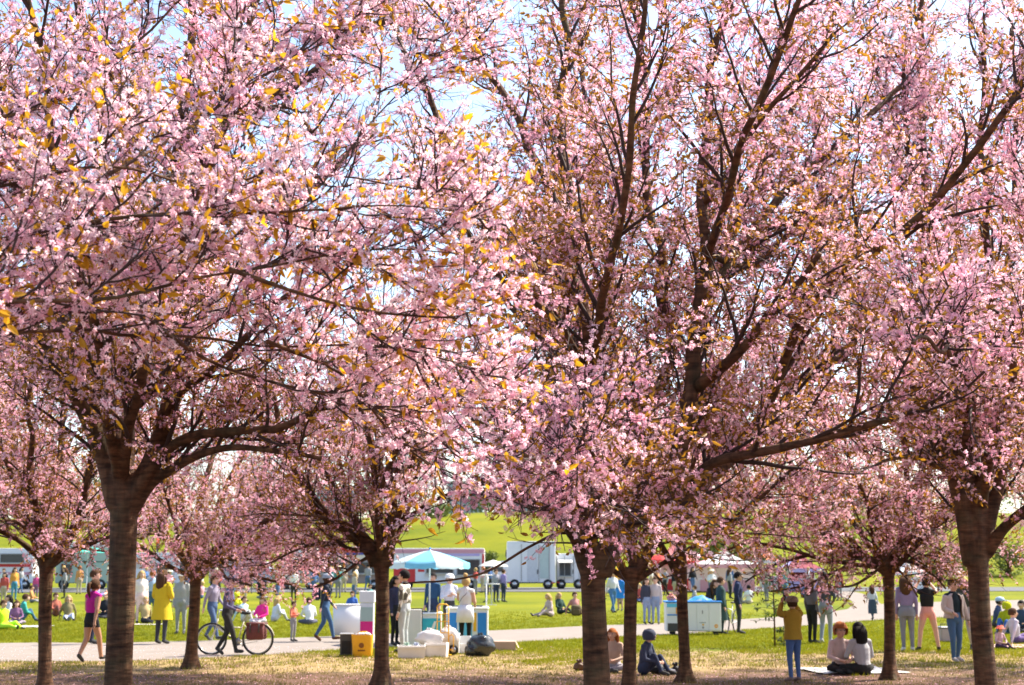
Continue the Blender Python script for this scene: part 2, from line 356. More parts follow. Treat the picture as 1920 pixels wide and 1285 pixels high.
def add_leaf(b, c, d, up, L, W, m, rd):
    s = d.cross(up); s = s.normalized() if s.length > .05 else Vector((1, 0, 0)); n = s.cross(d).normalized(); f = W * rd.uniform(.15, .5); cv = L * rd.uniform(.05, .25)
    def T(u, w): return c + d * (u * L) + s * (w * W * .5) + n * (abs(w) * f * .5 - cv * u * u)
    V = [T(0, 0), T(.3, -.85), T(.35, 0), T(.3, .85), T(.68, -.72), T(.7, 0), T(.68, .72), T(1, 0)]
    b.add(V, [(0, 1, 2), (0, 2, 3), (1, 4, 5, 2), (2, 5, 6, 3), (4, 7, 5), (5, 7, 6)], m)
def spray(name, seed, near=False, flowers=1.0, leaves=1.0, length=.32, leafm=None):
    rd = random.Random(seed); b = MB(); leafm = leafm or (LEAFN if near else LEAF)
    pts = [Vector((0, 0, 0))]; d = Vector((1, 0, 0))
    for k in range(5): d = (d + rand_dir(rd) * .25).normalized(); pts.append(pts[-1] + d * length / 5)
    b.tube(pts, [.0042, .0038, .0033, .0028, .0022, .0014], TWIG, 3, False)
    def at(t): i = min(4, int(t * 5)); return pts[i].lerp(pts[i + 1], t * 5 - i)
    nn = 8
    for k in range(nn):
        t = (k + rd.random()) / nn; c0 = at(t)
        if rd.random() < .88 * flowers:
            main = (rand_dir(rd) + Vector((0, 0, .1))).normalized()
            for j in range(rd.randint(3, 5)):
                pd = (main + rand_dir(rd) * .75).normalized(); pl = rd.uniform(.018, .04); c = c0 + pd * pl
                if near: b.tube([c0, c0 + pd * pl * .6 + rand_dir(rd) * .003, c], [.0007, .0007, .0018], PETAL_D, 3, False)
                add_flower(b, c, (pd + rand_dir(rd) * .5).normalized(), rd.uniform(.014, .021), rd, near)
        if rd.random() < .34 * leaves:
            for j in range(rd.randint(1, 2)):
                dd = (rand_dir(rd) + Vector((.5, 0, -.3))).normalized(); add_leaf(b, c0, dd, Vector((0, 0, 1)), rd.uniform(.032, .066) * (1.1 if near else 1), rd.uniform(.018, .034) * (1.15 if near else 1), leafm, rd)
    if leaves > .2:
        for j in range(rd.randint(1, 3)):
            dd = (d + rand_dir(rd) * .8).normalized(); add_leaf(b, pts[-1], dd, Vector((0, 0, 1)), rd.uniform(.04, .08), rd.uniform(.018, .035), leafm, rd)
    return bpy.data.objects.new(name, mesh_from(name, b.V, b.F, b.mats, b.M, False))
def bare(name, seed):
    rd = random.Random(seed); b = MB(); pts = [Vector((0, 0, 0))]; d = Vector((1, 0, 0))
    for k in range(5): d = (d + rand_dir(rd) * .3).normalized(); pts.append(pts[-1] + d * .07)
    b.tube(pts, [.004, .0035, .003, .0028, .002, .0012], TWIG, 3, False)
    for k in range(1, 5):
        q = pts[k]; d2 = (rand_dir(rd) + Vector((1, 0, 0))).normalized(); b.tube([q, q + d2 * .06, q + d2 * .12 + rand_dir(rd) * .02], [.0025, .002, .001], TWIG, 3, False)
    return bpy.data.objects.new(name, mesh_from(name, b.V, b.F, b.mats, b.M, False))
MID = [spray('flowering_twig_%s' % c, i + 10, leaves=.55) for i, c in enumerate('abcdef')] + [spray('flowering_twig_%s' % c, i + 30, leaves=1.3, flowers=.8) for i, c in enumerate('gh')]
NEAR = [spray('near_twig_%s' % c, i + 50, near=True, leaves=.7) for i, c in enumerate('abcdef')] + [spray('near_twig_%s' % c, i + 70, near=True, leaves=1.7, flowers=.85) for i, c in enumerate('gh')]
BARE = [bare('bare_twig_%s' % c, i) for i, c in enumerate('ab')]

# ------------------------------------------------------------------ cherry trees
def unit(v): return v / (np.linalg.norm(v) + 1e-9)
def nrand(): return unit(rng.normal(size=3))
def interp_path(path, s_arr):
    seg = np.linalg.norm(np.diff(path, axis=0), axis=1); cs = np.concatenate([[0], np.cumsum(seg)])
    return np.stack([np.interp(s_arr, cs, path[:, k]) for k in range(path.shape[1])], 1), cs[-1]
def child_path(p0, d0, L, n, wob, up):
    p = [p0]; d = d0
    for k in range(n):
        d = unit(d + nrand() * wob + np.array([0, 0, up])); p.append(p[-1] + d * L / n)
    return np.array(p)
class Wood:
    def __init__(s): s.V = []; s.F = []; s.n = 0
    def add(s, path, radii, sides):
        V, Fq = tube_arrays(path, radii, sides, False); s.V.append(V); s.F.append(np.asarray(Fq) + s.n); s.n += len(V)
    def mesh(s, name, m):
        V = np.concatenate(s.V); Fq = np.concatenate(s.F); me = bpy.data.meshes.new(name)
        me.vertices.add(len(V)); me.vertices.foreach_set('co', V.ravel().astype(np.float32)); me.loops.add(Fq.size); me.loops.foreach_set('vertex_index', Fq.ravel().astype(np.int32))
        me.polygons.add(len(Fq)); me.polygons.foreach_set('loop_start', np.arange(0, Fq.size, 4, dtype=np.int32)); me.materials.append(m)
        me.polygons.foreach_set('use_smooth', np.ones(len(Fq), dtype=bool)); me.update(calc_edges=True); me.validate(); return me

LOWX = [-400, 0, 210, 330, 400, 560, 670, 730, 760, 1050, 1075, 1150, 1195, 1240, 1290, 1310, 1400, 1440, 1560, 1700, 1790, 1850, 1920, 2400]
LOWY = [1070, 1075, 1070, 1075, 1110, 1112, 1085, 1040, 985, 985, 1000, 1010, 1060, 1118, 1095, 1040, 1050, 1115, 1128, 1128, 1100, 1075, 1110, 1110]
def low_ok(p, slack=0):
    # how low the boughs droop over each stretch of the row
    d = Vector(p) - cam.location; f = d.y * math.cos(_p) + d.z * math.sin(_p); u = -d.y * math.sin(_p) + d.z * math.cos(_p)
    return 642.5 - u / f * F < np.interp(960 + d.x / f * F, LOWX, LOWY) + slack
def cherry(label, base_px, trunk, limbs, Yt, bloom=None, step2=.27, step3=.17, len2=1.5, len3=.6, sprays=1.7, protos=None, auto=0, crown_c=None, crown_r=3.6, crown_h=3.2, skirt=0, texp=.8, smin=.75, smax=1.2, group='flowering cherry trees', fine=True, leafy=.14, root_flare=True, name='cherry_tree'):
    """trunk: [(px,py,halfwidth_px)...] from the ground up, limbs: [(points[(px,py,Y)], r0px, r1px)]"""
    base = Vector((P(trunk[0][0], trunk[0][1], Yt).x, Yt, 0)); root = thing(name, label, 'tree', base, group=group)
    B = np.array(base)
    near_ = protos is not None
    protos = (protos or MID) + BARE; nb = len(protos) - len(BARE)
    tp = []
    for (px, py, hw) in trunk:
        q = P(px, py, Yt); tp.append((q.x, q.y, q.z, hw * .86 * Yt / F))
    tp[0] = (tp[0][0], tp[0][1], -.05, tp[0][3])
    tc = catmull(tp, .12); V, Fq = tube_arrays(tc[:, :3] - B, tc[:, 3], 20)
    V = V.copy(); ax = np.repeat(tc[:, :3] - B, 20, 0)
    for i in range(len(V)):
        p = Vector(V[i]); z = p.z; a = math.atan2(V[i][1] - ax[i][1], V[i][0] - ax[i][0])
        k = 1 + .06 * noise.noise(Vector((p.x * 4, p.y * 4, p.z * 1.5 + B[0]))) + .04 * math.sin(a * 3 + z * 1.2 + B[0])
        if root_flare and z < .40: k += (.40 - z) ** 2 * 3.0 * (1 + .55 * math.sin(a * 4 + B[0] * 3))
        V[i] = ax[i] + (V[i] - ax[i]) * k
    tV, tF = [tuple(v) for v in V], [list(f) for f in Fq]
    L1 = []; bareL = set()
    for lm in limbs:
        pts, r0, r1 = lm[:3]; q = []; m = len(pts)
        if len(lm) > 3: bareL.add(len(L1))
        for k, (px, py, Y) in enumerate(pts):
            w = P(px, py, Y); rr = (r0 + (r1 - r0) * (k / (m - 1)) ** texp) * Y / F; q.append((w.x, w.y, w.z, rr))
        c = catmull(q, .10 if Y < 20 else .14)
        for i in range(len(c)):     # bark-grown irregularity: a slow wander along the limb
            w_ = min(1, i / 12) * .055; nv = noise.noise_vector(Vector(c[i, :3]) * 1.15); c[i, :3] += np.array(nv) * w_ * (2 if i > 20 else 1)
        L1.append((c[:, :3], c[:, 3]))
    top = tc[-1]
    for k in range(auto):
        a = 6.283 * (k + rng.uniform(0, .7)) / auto + B[0]; L = rng.uniform(.7, 1.0) * crown_h * 1.25; d = unit(np.array([math.cos(a), math.sin(a), rng.uniform(.35, 1.5)]))
        p = child_path(top[:3] - np.array([0, 0, .25]), d, L, 9, .16, .05); r = np.linspace(top[3] * .36, .012, 10); q = catmull(np.column_stack([p, r]), .15)
        if low_ok(p[-1], -5): L1.append((q[:, :3], q[:, 3]))
    for k in range(skirt):
        a = 6.283 * (k + rng.uniform(0, .7)) / skirt + 2 * B[0]; d = unit(np.array([math.cos(a), math.sin(a), rng.uniform(.15, .5)]))
        p = child_path(top[:3] + np.array([0, 0, rng.uniform(-.1, .3)]), d, rng.uniform(2.4, 3.6), 9, .13, -.085); r = np.linspace(top[3] * .2, .008, 10); q = catmull(np.column_stack([p, r]), .15)
        if low_ok(p[-1], -5): L1.append((q[:, :3], q[:, 3]))
    # the crotch: trunk and the first stretch of each limb grown together into one skin
    for (p, r) in L1:
        dist = np.min(np.linalg.norm(tc[:, :3] - p[0], axis=1)); k0 = 0; rr = r * (1 + .05 * np.sin(np.arange(len(r)) * 1.3))
        if dist < .45:
            seg = np.concatenate([[0], np.cumsum(np.linalg.norm(np.diff(p, axis=0), axis=1))]); k1 = int(np.searchsorted(seg, .30 + r[0] * 7)); k1 = min(k1, len(p) - 2); k0 = max(0, k1 - 1)
            V, Fq = tube_arrays(p[:k1 + 1] - B, rr[:k1 + 1] * 1.02, 12); o0 = len(tV); tV += [tuple(v) for v in V]; tF += [[i + o0 for i in f] for f in Fq]
        V, Fq = tube_arrays(p[k0:] - B, rr[k0:], 10); link('branch', mesh_from('branch', V, Fq, [BARK]), root)
    me = bpy.data.meshes.new('trunk'); me.from_pydata(tV, [], tF); o = bpy.data.objects.new('tmp', me); COL.objects.link(o)
    md = o.modifiers.new('r', 'REMESH'); md.mode = 'VOXEL'; md.voxel_size = .018; md = o.modifiers.new('s', 'SMOOTH'); md.iterations = 7; md.factor = .5
    dg = bpy.context.evaluated_depsgraph_get(); dg.update(); ev = bpy.data.meshes.new_from_object(o.evaluated_get(dg)); bpy.data.objects.remove(o)
    ev.name = 'trunk'; ev.materials.clear(); ev.materials.append(BARK); ev.polygons.foreach_set('use_smooth', np.ones(len(ev.polygons), dtype=bool)); link('trunk', ev, root)
    tw = 1.0 if Yt < 20 else .72; w = Wood(); tips = []
    def bl(p):
        if bloom: return bloom(p)
        rad = math.hypot(p[0] - B[0], p[1] - B[1]); return min(1, max(.0, .25 + (rad - .8) * .35 + (p[2] - 3.2) * .22))
    for li, (p1, r1) in enumerate(L1):
        if li in bareL: continue
        _, L = interp_path(p1, np.array([0.])); s = .35 + rng.uniform(0, .3); side = 1
        while s < L + .05:
            q, _ = interp_path(p1, np.array([s, min(L, s + .05), max(0, s - .05)])); t = unit(q[1] - q[2]); r = np.interp(s / L, np.linspace(0, 1, len(r1)), r1)
            if bl(q[0]) < -.5: s += step2; continue
            out = q[0] - (B + np.array([0, 0, 2.5])); out = unit(out); d = unit(t * .75 + nrand() * .75 + out * .25 + np.array([0, 0, .22]))
            l2 = len2 * rng.uniform(.55, 1.15) * (1 - .45 * s / L); n2 = 7
            p2 = child_path(q[0], d, l2, n2, .17, .05)
            if not low_ok(p2[-1], 30): s += step2 * .6; continue
            r2 = np.linspace(min(r * .6, (.012 + .012 * l2) * tw), .0055 * tw, n2 + 1)
            w.add(p2 - B, r2, 5)
            s3 = .12
            while s3 < l2:
                q3, _ = interp_path(p2, np.array([s3, s3 + .05])); t3 = unit(q3[1] - q3[0]) if s3 < l2 - .06 else d; d3 = unit(t3 * .6 + nrand() * .8 + np.array([0, 0, .12])); l3 = len3 * rng.uniform(.4, 1.2)
                p3 = child_path(q3[0], d3, l3, 4, .2, .04); w.add(p3 - B, np.linspace(.0068 * tw, .0032 * tw, 5), 3)
                k = 0.0
                while k < l3:
                    q4, _ = interp_path(p3, np.array([k, k + .04])); tips.append((q4[0], unit(q4[1] - q4[0] + 1e-4)))
                    k += .15 / sprays
                s3 += step3 * rng.uniform(.7, 1.3)
            tips.append((p2[-1], unit(p2[-1] - p2[-2])))
            s += step2 * rng.uniform(.6, 1.4)
    link('twigs', w.mesh('twigs', TWIG), root, kind='stuff')
    pts = []; rot = []; scl = []; idx = []
    for (p, t) in tips:
        bb = bl(p)
        if p[2] < 1.15 or bb < -.5 or not low_ok(p, rng.normal() * 8): continue
        rx_ = math.hypot(p[0] - B[0], p[1] - B[1])
        if not near_ and p[1] < B[1] + .6 and not (Yt == TB and p[0] < .95 and p[2] < 3.5): bb *= .18 + .82 * max(sstep(1.3, 3.0, rx_), sstep(4.6, 6.4, p[2]))
        if not near_: bb *= 1.25 * sstep(-.30, .12, noise.noise(Vector(p) * .95) + .45 * noise.noise(Vector(p) * 2.4))
        if rng.random() < bb: i = rng.integers(0, nb) if rng.random() < leafy * 2 else rng.integers(0, nb - 2)
        elif rng.random() < .55: i = nb + rng.integers(0, len(BARE))
        else: continue
        d = Vector(unit(t + nrand() * .7)); e = (d.to_track_quat('X', 'Z') @ Quaternion((1, 0, 0), rng.uniform(0, 6.28))).to_euler()
        pts.append(p - B); rot.append(tuple(e)); scl.append(rng.uniform(smin, smax)); idx.append(i)
    scatter('blossom_crown', pts, rot, scl, idx, protos, root, kind='stuff')

    return root, tips, pts

def rowb(base, lo, hi, rmin, k=1.0):
    def f(p):
        rad = math.hypot(p[0] - base[0], p[1] - base[1])
        return k * min(1, max(.03, sstep(lo, hi, p[2]) + .8 * sstep(rmin, rmin + 1.8, rad)))
    return f
def xof(px, Y): return P(px, 1060, Y).x
TA, TB, TC = 15.0, 14.0, 17.0
cherry('large cherry tree with a thick trunk left of the yellow coated walker', None,
  [(222, 1416, 33), (222, 1285, 30), (228, 1150, 29), (231, 1020, 29), (231, 950, 29), (226, 890, 27)],
  [([(233, 950, 15), (280, 880, 15), (310, 810, 14.8), (328, 740, 14.5), (340, 640, 14.3), (338, 520, 14.2), (343, 400, 14.0), (342, 250, 14.0), (354, 60, 14), (360, -80, 14)], 23, 7),
   ([(228, 940, 15), (232, 820, 15.2), (240, 720, 15.4), (256, 640, 15.6), (290, 520, 15.8), (345, 390, 16), (395, 280, 16.2), (450, 215, 16.3), (540, 160, 16.5), (640, 100, 16.8), (740, 40, 17)], 24, 8),
   ([(222, 950, 15), (195, 850, 15), (158, 765, 14.8), (112, 690, 14.5), (65, 620, 14.2), (0, 568, 14), (-110, 500, 13.8), (-240, 400, 13.5)], 22, 9),
   ([(165, 775, 14.8), (138, 690, 15.2), (112, 600, 15.6), (82, 510, 16), (45, 400, 16.3), (30, 300, 16.5), (8, 200, 16.8), (-20, 60, 17)], 15, 7),
   ([(228, 900, 15), (215, 760, 15.2), (205, 640, 15.4), (210, 500, 15.8), (225, 380, 16.2), (232, 290, 16.5), (246, 190, 17), (206, 130, 17.2), (165, 60, 17.5), (140, -30, 17.8)], 20, 8),
   ([(235, 980, 15), (285, 908, 15), (330, 878, 14.8), (390, 848, 14.5), (450, 835, 14.2), (520, 845, 14), (600, 870, 13.8)], 12, 4),
   ([(236, 950, 15), (300, 860, 14.8), (365, 822, 14.5), (440, 805, 14.2), (530, 795, 13.8), (600, 765, 13.5), (690, 740, 13)], 13, 5),
   ([(330, 740, 14.5), (400, 690, 14.2), (470, 630, 14), (530, 560, 13.5), (600, 500, 13.2), (690, 440, 13)], 9, 4),
   ([(420, 240, 16.2), (415, 150, 16), (410, 60, 16), (400, -60, 16)], 8, 4), ([(450, 215, 16.3), (540, 200, 16), (590, 250, 15.5)], 6, 4),
   ([(228, 900, 15), (240, 760, 16.5), (300, 640, 18), (420, 520, 19), (560, 380, 19.5), (700, 240, 20)], 14, 6),
   ([(228, 900, 15), (170, 700, 17), (100, 500, 18.5), (40, 300, 19.5), (0, 120, 20)], 14, 6),
   ([(228, 900, 15), (260, 720, 13.5), (320, 520, 12), (400, 300, 11), (460, 60, 10.5), (500, -200, 10.5)], 12, 5),
   ([(225, 900, 15), (180, 650, 13), (120, 400, 11.5), (60, 100, 11), (20, -200, 11)], 12, 5)],
  TA, bloom=rowb((xof(228, TA), TA), 4.8, 6.6, 1.8, .8))
_rb = rowb((xof(1112, TB), TB), 5.4, 6.9, 2.8, .85)
def bloomB(p):
    f = _rb(p)
    if p[1] < 14.4 and 3.0 < p[2] < 5.6: f *= .30
    elif p[1] < 13.3 and p[2] > 3.2: f *= .45          # the boughs facing the camera are thinly flowered higher up
    rad = math.hypot(p[0] - xof(1112, TB), p[1] - TB)
    if 3.0 < p[2] < 5.3 and rad < 3.4: f *= .30 + .5 * sstep(4.6, 5.3, p[2])
    if p[2] < 3.5 and p[0] > 1.05 and p[1] < 15.5: f *= .15
    if p[1] < 13.3 and p[2] <= 3.5 and p[0] < .95: f = .9
    return f
cherry('large cherry tree forking low into two heavy limbs right of the vendors', None,
  [(1121, 1442, 32), (1119, 1285, 29), (1115, 1200, 27), (1112, 1110, 26), (1112, 1070, 29), (1118, 1035, 30)],
  [([(1108, 1080, 14), (1092, 1035, 14), (1088, 980, 14), (1098, 880, 14), (1112, 780, 14), (1108, 690, 14), (1095, 590, 14), (1078, 490, 14.2), (1066, 390, 14.4), (1058, 280, 14.6), (1055, 180, 15), (1060, 60, 15), (1055, -80, 15)], 18, 6),
   ([(1122, 1075, 14), (1145, 1025, 14), (1182, 975, 14), (1238, 938, 14), (1266, 880, 14), (1285, 800, 14), (1302, 710, 14), (1318, 600, 14), (1322, 500, 14), (1320, 400, 14), (1328, 280, 14), (1331, 150, 14), (1362, 20, 14), (1380, -90, 14)], 25, 6),
   ([(1225, 945, 14), (1290, 922, 14.3), (1350, 882, 14.8), (1400, 835, 15.2), (1440, 775, 15.6), (1500, 715, 16), (1560, 675, 16.4), (1620, 610, 17), (1690, 560, 17.5), (1770, 500, 18)], 19, 4.5),
   ([(1290, 905, 14.2), (1340, 868, 13.8), (1420, 845, 13.4), (1530, 824, 13), (1620, 800, 12.7), (1740, 768, 12.4), (1810, 735, 12)], 11, 5),
   ([(1308, 725, 14), (1350, 692, 13.6), (1400, 645, 13.2), (1440, 595, 13), (1490, 540, 12.8), (1540, 470, 12.5)], 13, 5),
   ([(1320, 560, 14), (1370, 492, 14.3), (1430, 405, 14.6), (1500, 340, 15), (1555, 285, 15.3), (1610, 235, 15.6), (1690, 170, 16)], 11, 5),
   ([(1385, 850, 15), (1440, 755, 15), (1475, 670, 14.6), (1510, 595, 14.2), (1575, 520, 13.8), (1650, 470, 13.4), (1720, 415, 13), (1770, 360, 12.7), (1810, 300, 12.4), (1860, 215, 12), (1910, 140, 12), (1965, 50, 12)], 11, 6),
   ([(1215, 950, 14), (1200, 875, 14.5), (1212, 790, 15), (1240, 720, 15.4), (1262, 650, 15.8), (1252, 570, 16), (1238, 480, 16.2), (1212, 380, 16.4), (1208, 270, 16.5), (1200, 150, 16.6), (1185, 20, 16.6), (1180, -90, 16.6)], 15, 5),
   ([(1092, 1000, 14), (1052, 890, 14.5), (1030, 800, 15), (1024, 710, 15.4), (1033, 590, 15.8), (1045, 480, 16), (1040, 400, 16.2), (1010, 300, 16.5), (960, 205, 17), (900, 110, 17.5), (850, 20, 18)], 13, 6),
   ([(1092, 1040, 14), (1060, 985, 13.6), (1020, 962, 13.2), (985, 945, 12.8), (940, 915, 12.4), (895, 890, 12)], 10, 4),
   ([(1115, 830, 14), (1065, 690, 14.4), (1000, 620, 14.8), (930, 548, 15.2), (880, 490, 15.5), (850, 420, 16), (800, 330, 16.4)], 7, 3.5),
   ([(1100, 690, 14), (1040, 600, 13.4), (960, 540, 13), (905, 490, 12.7), (862, 410, 12.4)], 6, 3),
   ([(1090, 1045, 14), (1060, 1000, 13.8), (1000, 1020, 13.4), (930, 1062, 13), (850, 1085, 12.6), (760, 1100, 12.3)], 3.5, 1.6, 'bare'),
   ([(1112, 1040, 14), (1092, 960, 12.6), (1040, 890, 11.2), (970, 840, 10.2), (900, 800, 9.6)], 9, 2.5), ([(1112, 1040, 14), (1120, 940, 12.6), (1100, 860, 11.2), (1080, 800, 10.4)], 7, 2.5),
   ([(1318, 470, 14), (1400, 500, 14.5), (1480, 440, 15), (1560, 420, 15.4), (1640, 390, 15.8)], 7, 4),
   ([(1320, 380, 14), (1360, 330, 13.8), (1420, 240, 13.4), (1490, 150, 13), (1560, 60, 12.6)], 8, 4),
   ([(1285, 800, 14), (1330, 560, 16.5), (1420, 330, 18.5), (1520, 130, 19.5), (1600, -50, 20)], 11, 5),
   ([(1110, 780, 14), (1000, 520, 16.5), (880, 330, 18), (780, 150, 19), (720, -20, 20)], 10, 5),
   ([(1110, 690, 14), (1150, 450, 12), (1180, 200, 11), (1220, -100, 10.5)], 10, 5),
   ([(1320, 500, 14), (1400, 250, 12), (1500, 20, 11), (1560, -150, 11)], 9, 5),
   ([(1150, 620, 15), (1130, 420, 17), (1100, 200, 19), (1080, 20, 20)], 8, 5)],
  TB, bloom=bloomB)
cherry('large cherry tree trunk beside the man in the beige jacket', None,
  [(1852, 1375, 26), (1850, 1285, 24), (1838, 1150, 22), (1834, 1060, 22), (1832, 1010, 25)],
  [([(1824, 1060, 17), (1808, 965, 17), (1788, 890, 17), (1762, 830, 17), (1738, 760, 17.3), (1702, 690, 17.6), (1655, 620, 18), (1605, 550, 18.4), (1565, 430, 19), (1540, 330, 19.5), (1530, 200, 20)], 18, 6),
   ([(1835, 1020, 17), (1826, 940, 17), (1800, 870, 17.2), (1785, 790, 17.4), (1778, 700, 17.6), (1776, 600, 17.8), (1766, 480, 18), (1745, 400, 18.2), (1730, 250, 18.5), (1725, 80, 18.6), (1720, -60, 18.6)], 15, 6),
   ([(1848, 1040, 17), (1878, 995, 16.8), (1915, 965, 16.5), (1990, 915, 16), (2080, 860, 15.5)], 13, 7),
   ([(1845, 1020, 17), (1868, 930, 17), (1888, 840, 17), (1905, 760, 17.2), (1940, 640, 17.5), (1970, 480, 18), (1990, 300, 18)], 13, 6),
   ([(1840, 1000, 17), (1838, 900, 17), (1842, 820, 16.8), (1850, 700, 16.5), (1856, 560, 16.2), (1850, 400, 16), (1840, 240, 16), (1850, 60, 16)], 12, 5),
   ([(1745, 760, 17.2), (1735, 640, 17), (1735, 540, 16.8), (1725, 400, 16.6), (1700, 260, 16.5), (1690, 120, 16.4)], 9, 4),
   ([(1790, 890, 17), (1750, 870, 16.4), (1700, 858, 15.8), (1640, 872, 15.2)], 6, 3),
   ([(1800, 900, 17), (1815, 780, 15), (1790, 680, 13), (1760, 640, 11.5), (1715, 640, 10.5)], 8, 3),
   ([(1840, 950, 17), (1880, 760, 15), (1910, 620, 13.5), (1960, 420, 12.5), (2000, 200, 12)], 10, 5),
   ([(1840, 950, 17), (1780, 600, 19), (1700, 320, 20.5), (1640, 100, 21.5)], 10, 5), ([(1845, 950, 17), (1880, 600, 19), (1900, 300, 20.5), (1900, 50, 21.5)], 10, 5)],
  TC, bloom=rowb((xof(1845, TC), TC), 4.4, 6.0, 1.6, .8))
def mb(px, Y, k=1.0, lo=2.6, hi=4.2, r=.7):
    f0 = rowb((xof(px, Y), Y), lo + 1.0, hi + 1.4, r + .35, k * .64); x0 = xof(px, Y)
    def f(p):      # the drooping outer skirt flowers fully
        rad = math.hypot(p[0] - x0, p[1] - Y); return max(f0(p), .92 * sstep(1.1, 1.9, rad) * (1 - sstep(2.7, 3.5, p[2])))
    return f
cherry('slim cherry tree at the far left beside the group on the lawn', None,
  [(84, 1292, 17), (84, 1240, 14.5), (84, 1150, 14), (86, 1080, 14.5), (88, 1040, 19)],
  [([(90, 1060, 23), (130, 1010, 22.8), (155, 950, 22.6), (170, 880, 22.4), (195, 790, 22), (215, 690, 22)], 11, 4),
   ([(82, 1060, 23), (60, 985, 23.2), (40, 900, 23.4), (15, 800, 23.6), (-10, 690, 23.8)], 10, 4), ([(86, 1060, 23), (85, 940, 23.5), (112, 850, 24), (120, 740, 24.4), (110, 620, 24.6)], 9, 4),
   ([(75, 1045, 23), (30, 1010, 22.5), (-20, 990, 22), (-80, 980, 21.6)], 7, 3), ([(95, 1050, 23), (150, 1030, 22.6), (200, 1010, 22.2), (260, 1000, 22)], 5, 2.5),
   ([(84, 1045, 23), (60, 900, 21.5), (60, 760, 20.5), (50, 620, 20)], 8, 3)], 23.0, bloom=mb(85, 23, .85), len2=1.3, auto=6, crown_h=4.8, skirt=4, step3=.24)
cherry('slim cherry tree between the yellow coated walker and the bicycle', None,
  [(357, 1248, 14.5), (360, 1200, 12.5), (365, 1130, 12), (367, 1080, 12.5), (370, 1062, 15)],
  [([(364, 1085, 28.5), (352, 1010, 28.5), (342, 950, 28.7), (325, 890, 29), (305, 800, 29)], 9, 3), ([(368, 1075, 28.5), (370, 985, 28.8), (385, 910, 29), (400, 830, 29.4), (400, 740, 29.8)], 9, 3),
   ([(374, 1080, 28.5), (400, 1036, 28), (440, 1012, 27.6), (500, 975, 27.2), (545, 945, 27), (590, 900, 27)], 10, 3),
   ([(398, 1040, 28), (425, 1050, 27.7), (470, 1050, 27.4), (540, 1052, 27.1), (600, 1075, 27)], 4, 2), ([(402, 1045, 28), (440, 1070, 27.7), (500, 1088, 27.4), (560, 1100, 27.2)], 4, 2),
   ([(395, 1045, 28), (410, 1060, 27), (425, 1085, 26.5), (470, 1100, 26)], 4, 2), ([(355, 1060, 28.5), (320, 1020, 28), (290, 1000, 27.5), (265, 1010, 27)], 6, 2.5),
   ([(370, 1050, 28.5), (430, 900, 30), (490, 800, 31), (540, 700, 31.5)], 7, 3)], 28.5, bloom=mb(360, 28.5, .95, 2.2, 3.6, .5), len2=1.5, auto=6, crown_h=4.8, skirt=4, step3=.24)
cherry('slim cherry tree standing in front of the blue and white umbrella', None,
  [(716, 1281, 20), (716, 1240, 16), (717, 1150, 15), (716, 1080, 15.5), (714, 1035, 20)],
  [([(706, 1060, 24.2), (682, 1008, 24.2), (632, 985, 24), (592, 958, 23.8), (567, 920, 23.6), (545, 860, 23.4), (520, 800, 23.2), (505, 730, 23)], 13, 4),
   ([(708, 1050, 24.2), (672, 990, 24.5), (640, 940, 24.8), (618, 890, 25), (600, 830, 25.2), (590, 740, 25.4)], 9, 3.5),
   ([(722, 1060, 24.2), (734, 970, 24.2), (735, 890, 24.3), (722, 800, 24.5), (710, 700, 24.7), (715, 600, 24.8)], 15, 4),
   ([(715, 1050, 24.2), (712, 950, 24), (700, 870, 23.7), (680, 780, 23.5), (660, 690, 23.3)], 9, 3.5),
   ([(734, 985, 24.2), (780, 960, 24), (830, 930, 23.8), (880, 915, 23.6)], 5, 2.5),
   ([(715, 1040, 24.2), (660, 1030, 23.9), (610, 1018, 23.6), (560, 1030, 23.3), (510, 1050, 23)], 4, 2),
   ([(700, 1040, 24.2), (665, 1060, 23.9), (630, 1085, 23.7), (590, 1100, 23.5)], 4, 2),
   ([(736, 900, 24.3), (790, 850, 25), (840, 770, 25.5), (880, 700, 26)], 8, 3), ([(735, 940, 24.3), (700, 840, 26), (650, 740, 27), (600, 650, 27.5)], 8, 3),
   ([(735, 930, 24.3), (760, 820, 22.8), (780, 720, 22)], 7, 3)], 24.2, bloom=mb(716, 24.2, .95, 2.2, 3.6, .5), auto=6, crown_h=4.8, skirt=4, step3=.24)
cherry('slender cherry tree directly right of the low forking large trunk', None,
  [(1180, 1292, 17), (1180, 1240, 14.5), (1182, 1150, 14), (1184, 1095, 15), (1186, 1065, 18)],
  [([(1180, 1085, 23), (1160, 1052, 23), (1145, 1010, 23), (1135, 950, 23), (1120, 880, 23)], 8, 3), ([(1190, 1085, 23), (1222, 1020, 23), (1240, 960, 23.2), (1262, 890, 23.5), (1290, 800, 23.7)], 11, 4),
   ([(1186, 1075, 23), (1190, 980, 23.3), (1200, 890, 23.6), (1180, 790, 24), (1170, 690, 24.2)], 8, 3), ([(1195, 1070, 23), (1215, 1065, 22.8), (1240, 1090, 22.6), (1255, 1115, 22.5)], 3.5, 1.6),
   ([(1186, 1060, 23), (1150, 960, 24.6), (1080, 860, 25.6), (1020, 760, 26)], 7, 3)], 23.0, bloom=mb(1183, 23, .8, 2.4, 4), auto=6, crown_h=4.8, skirt=4, step3=.24)
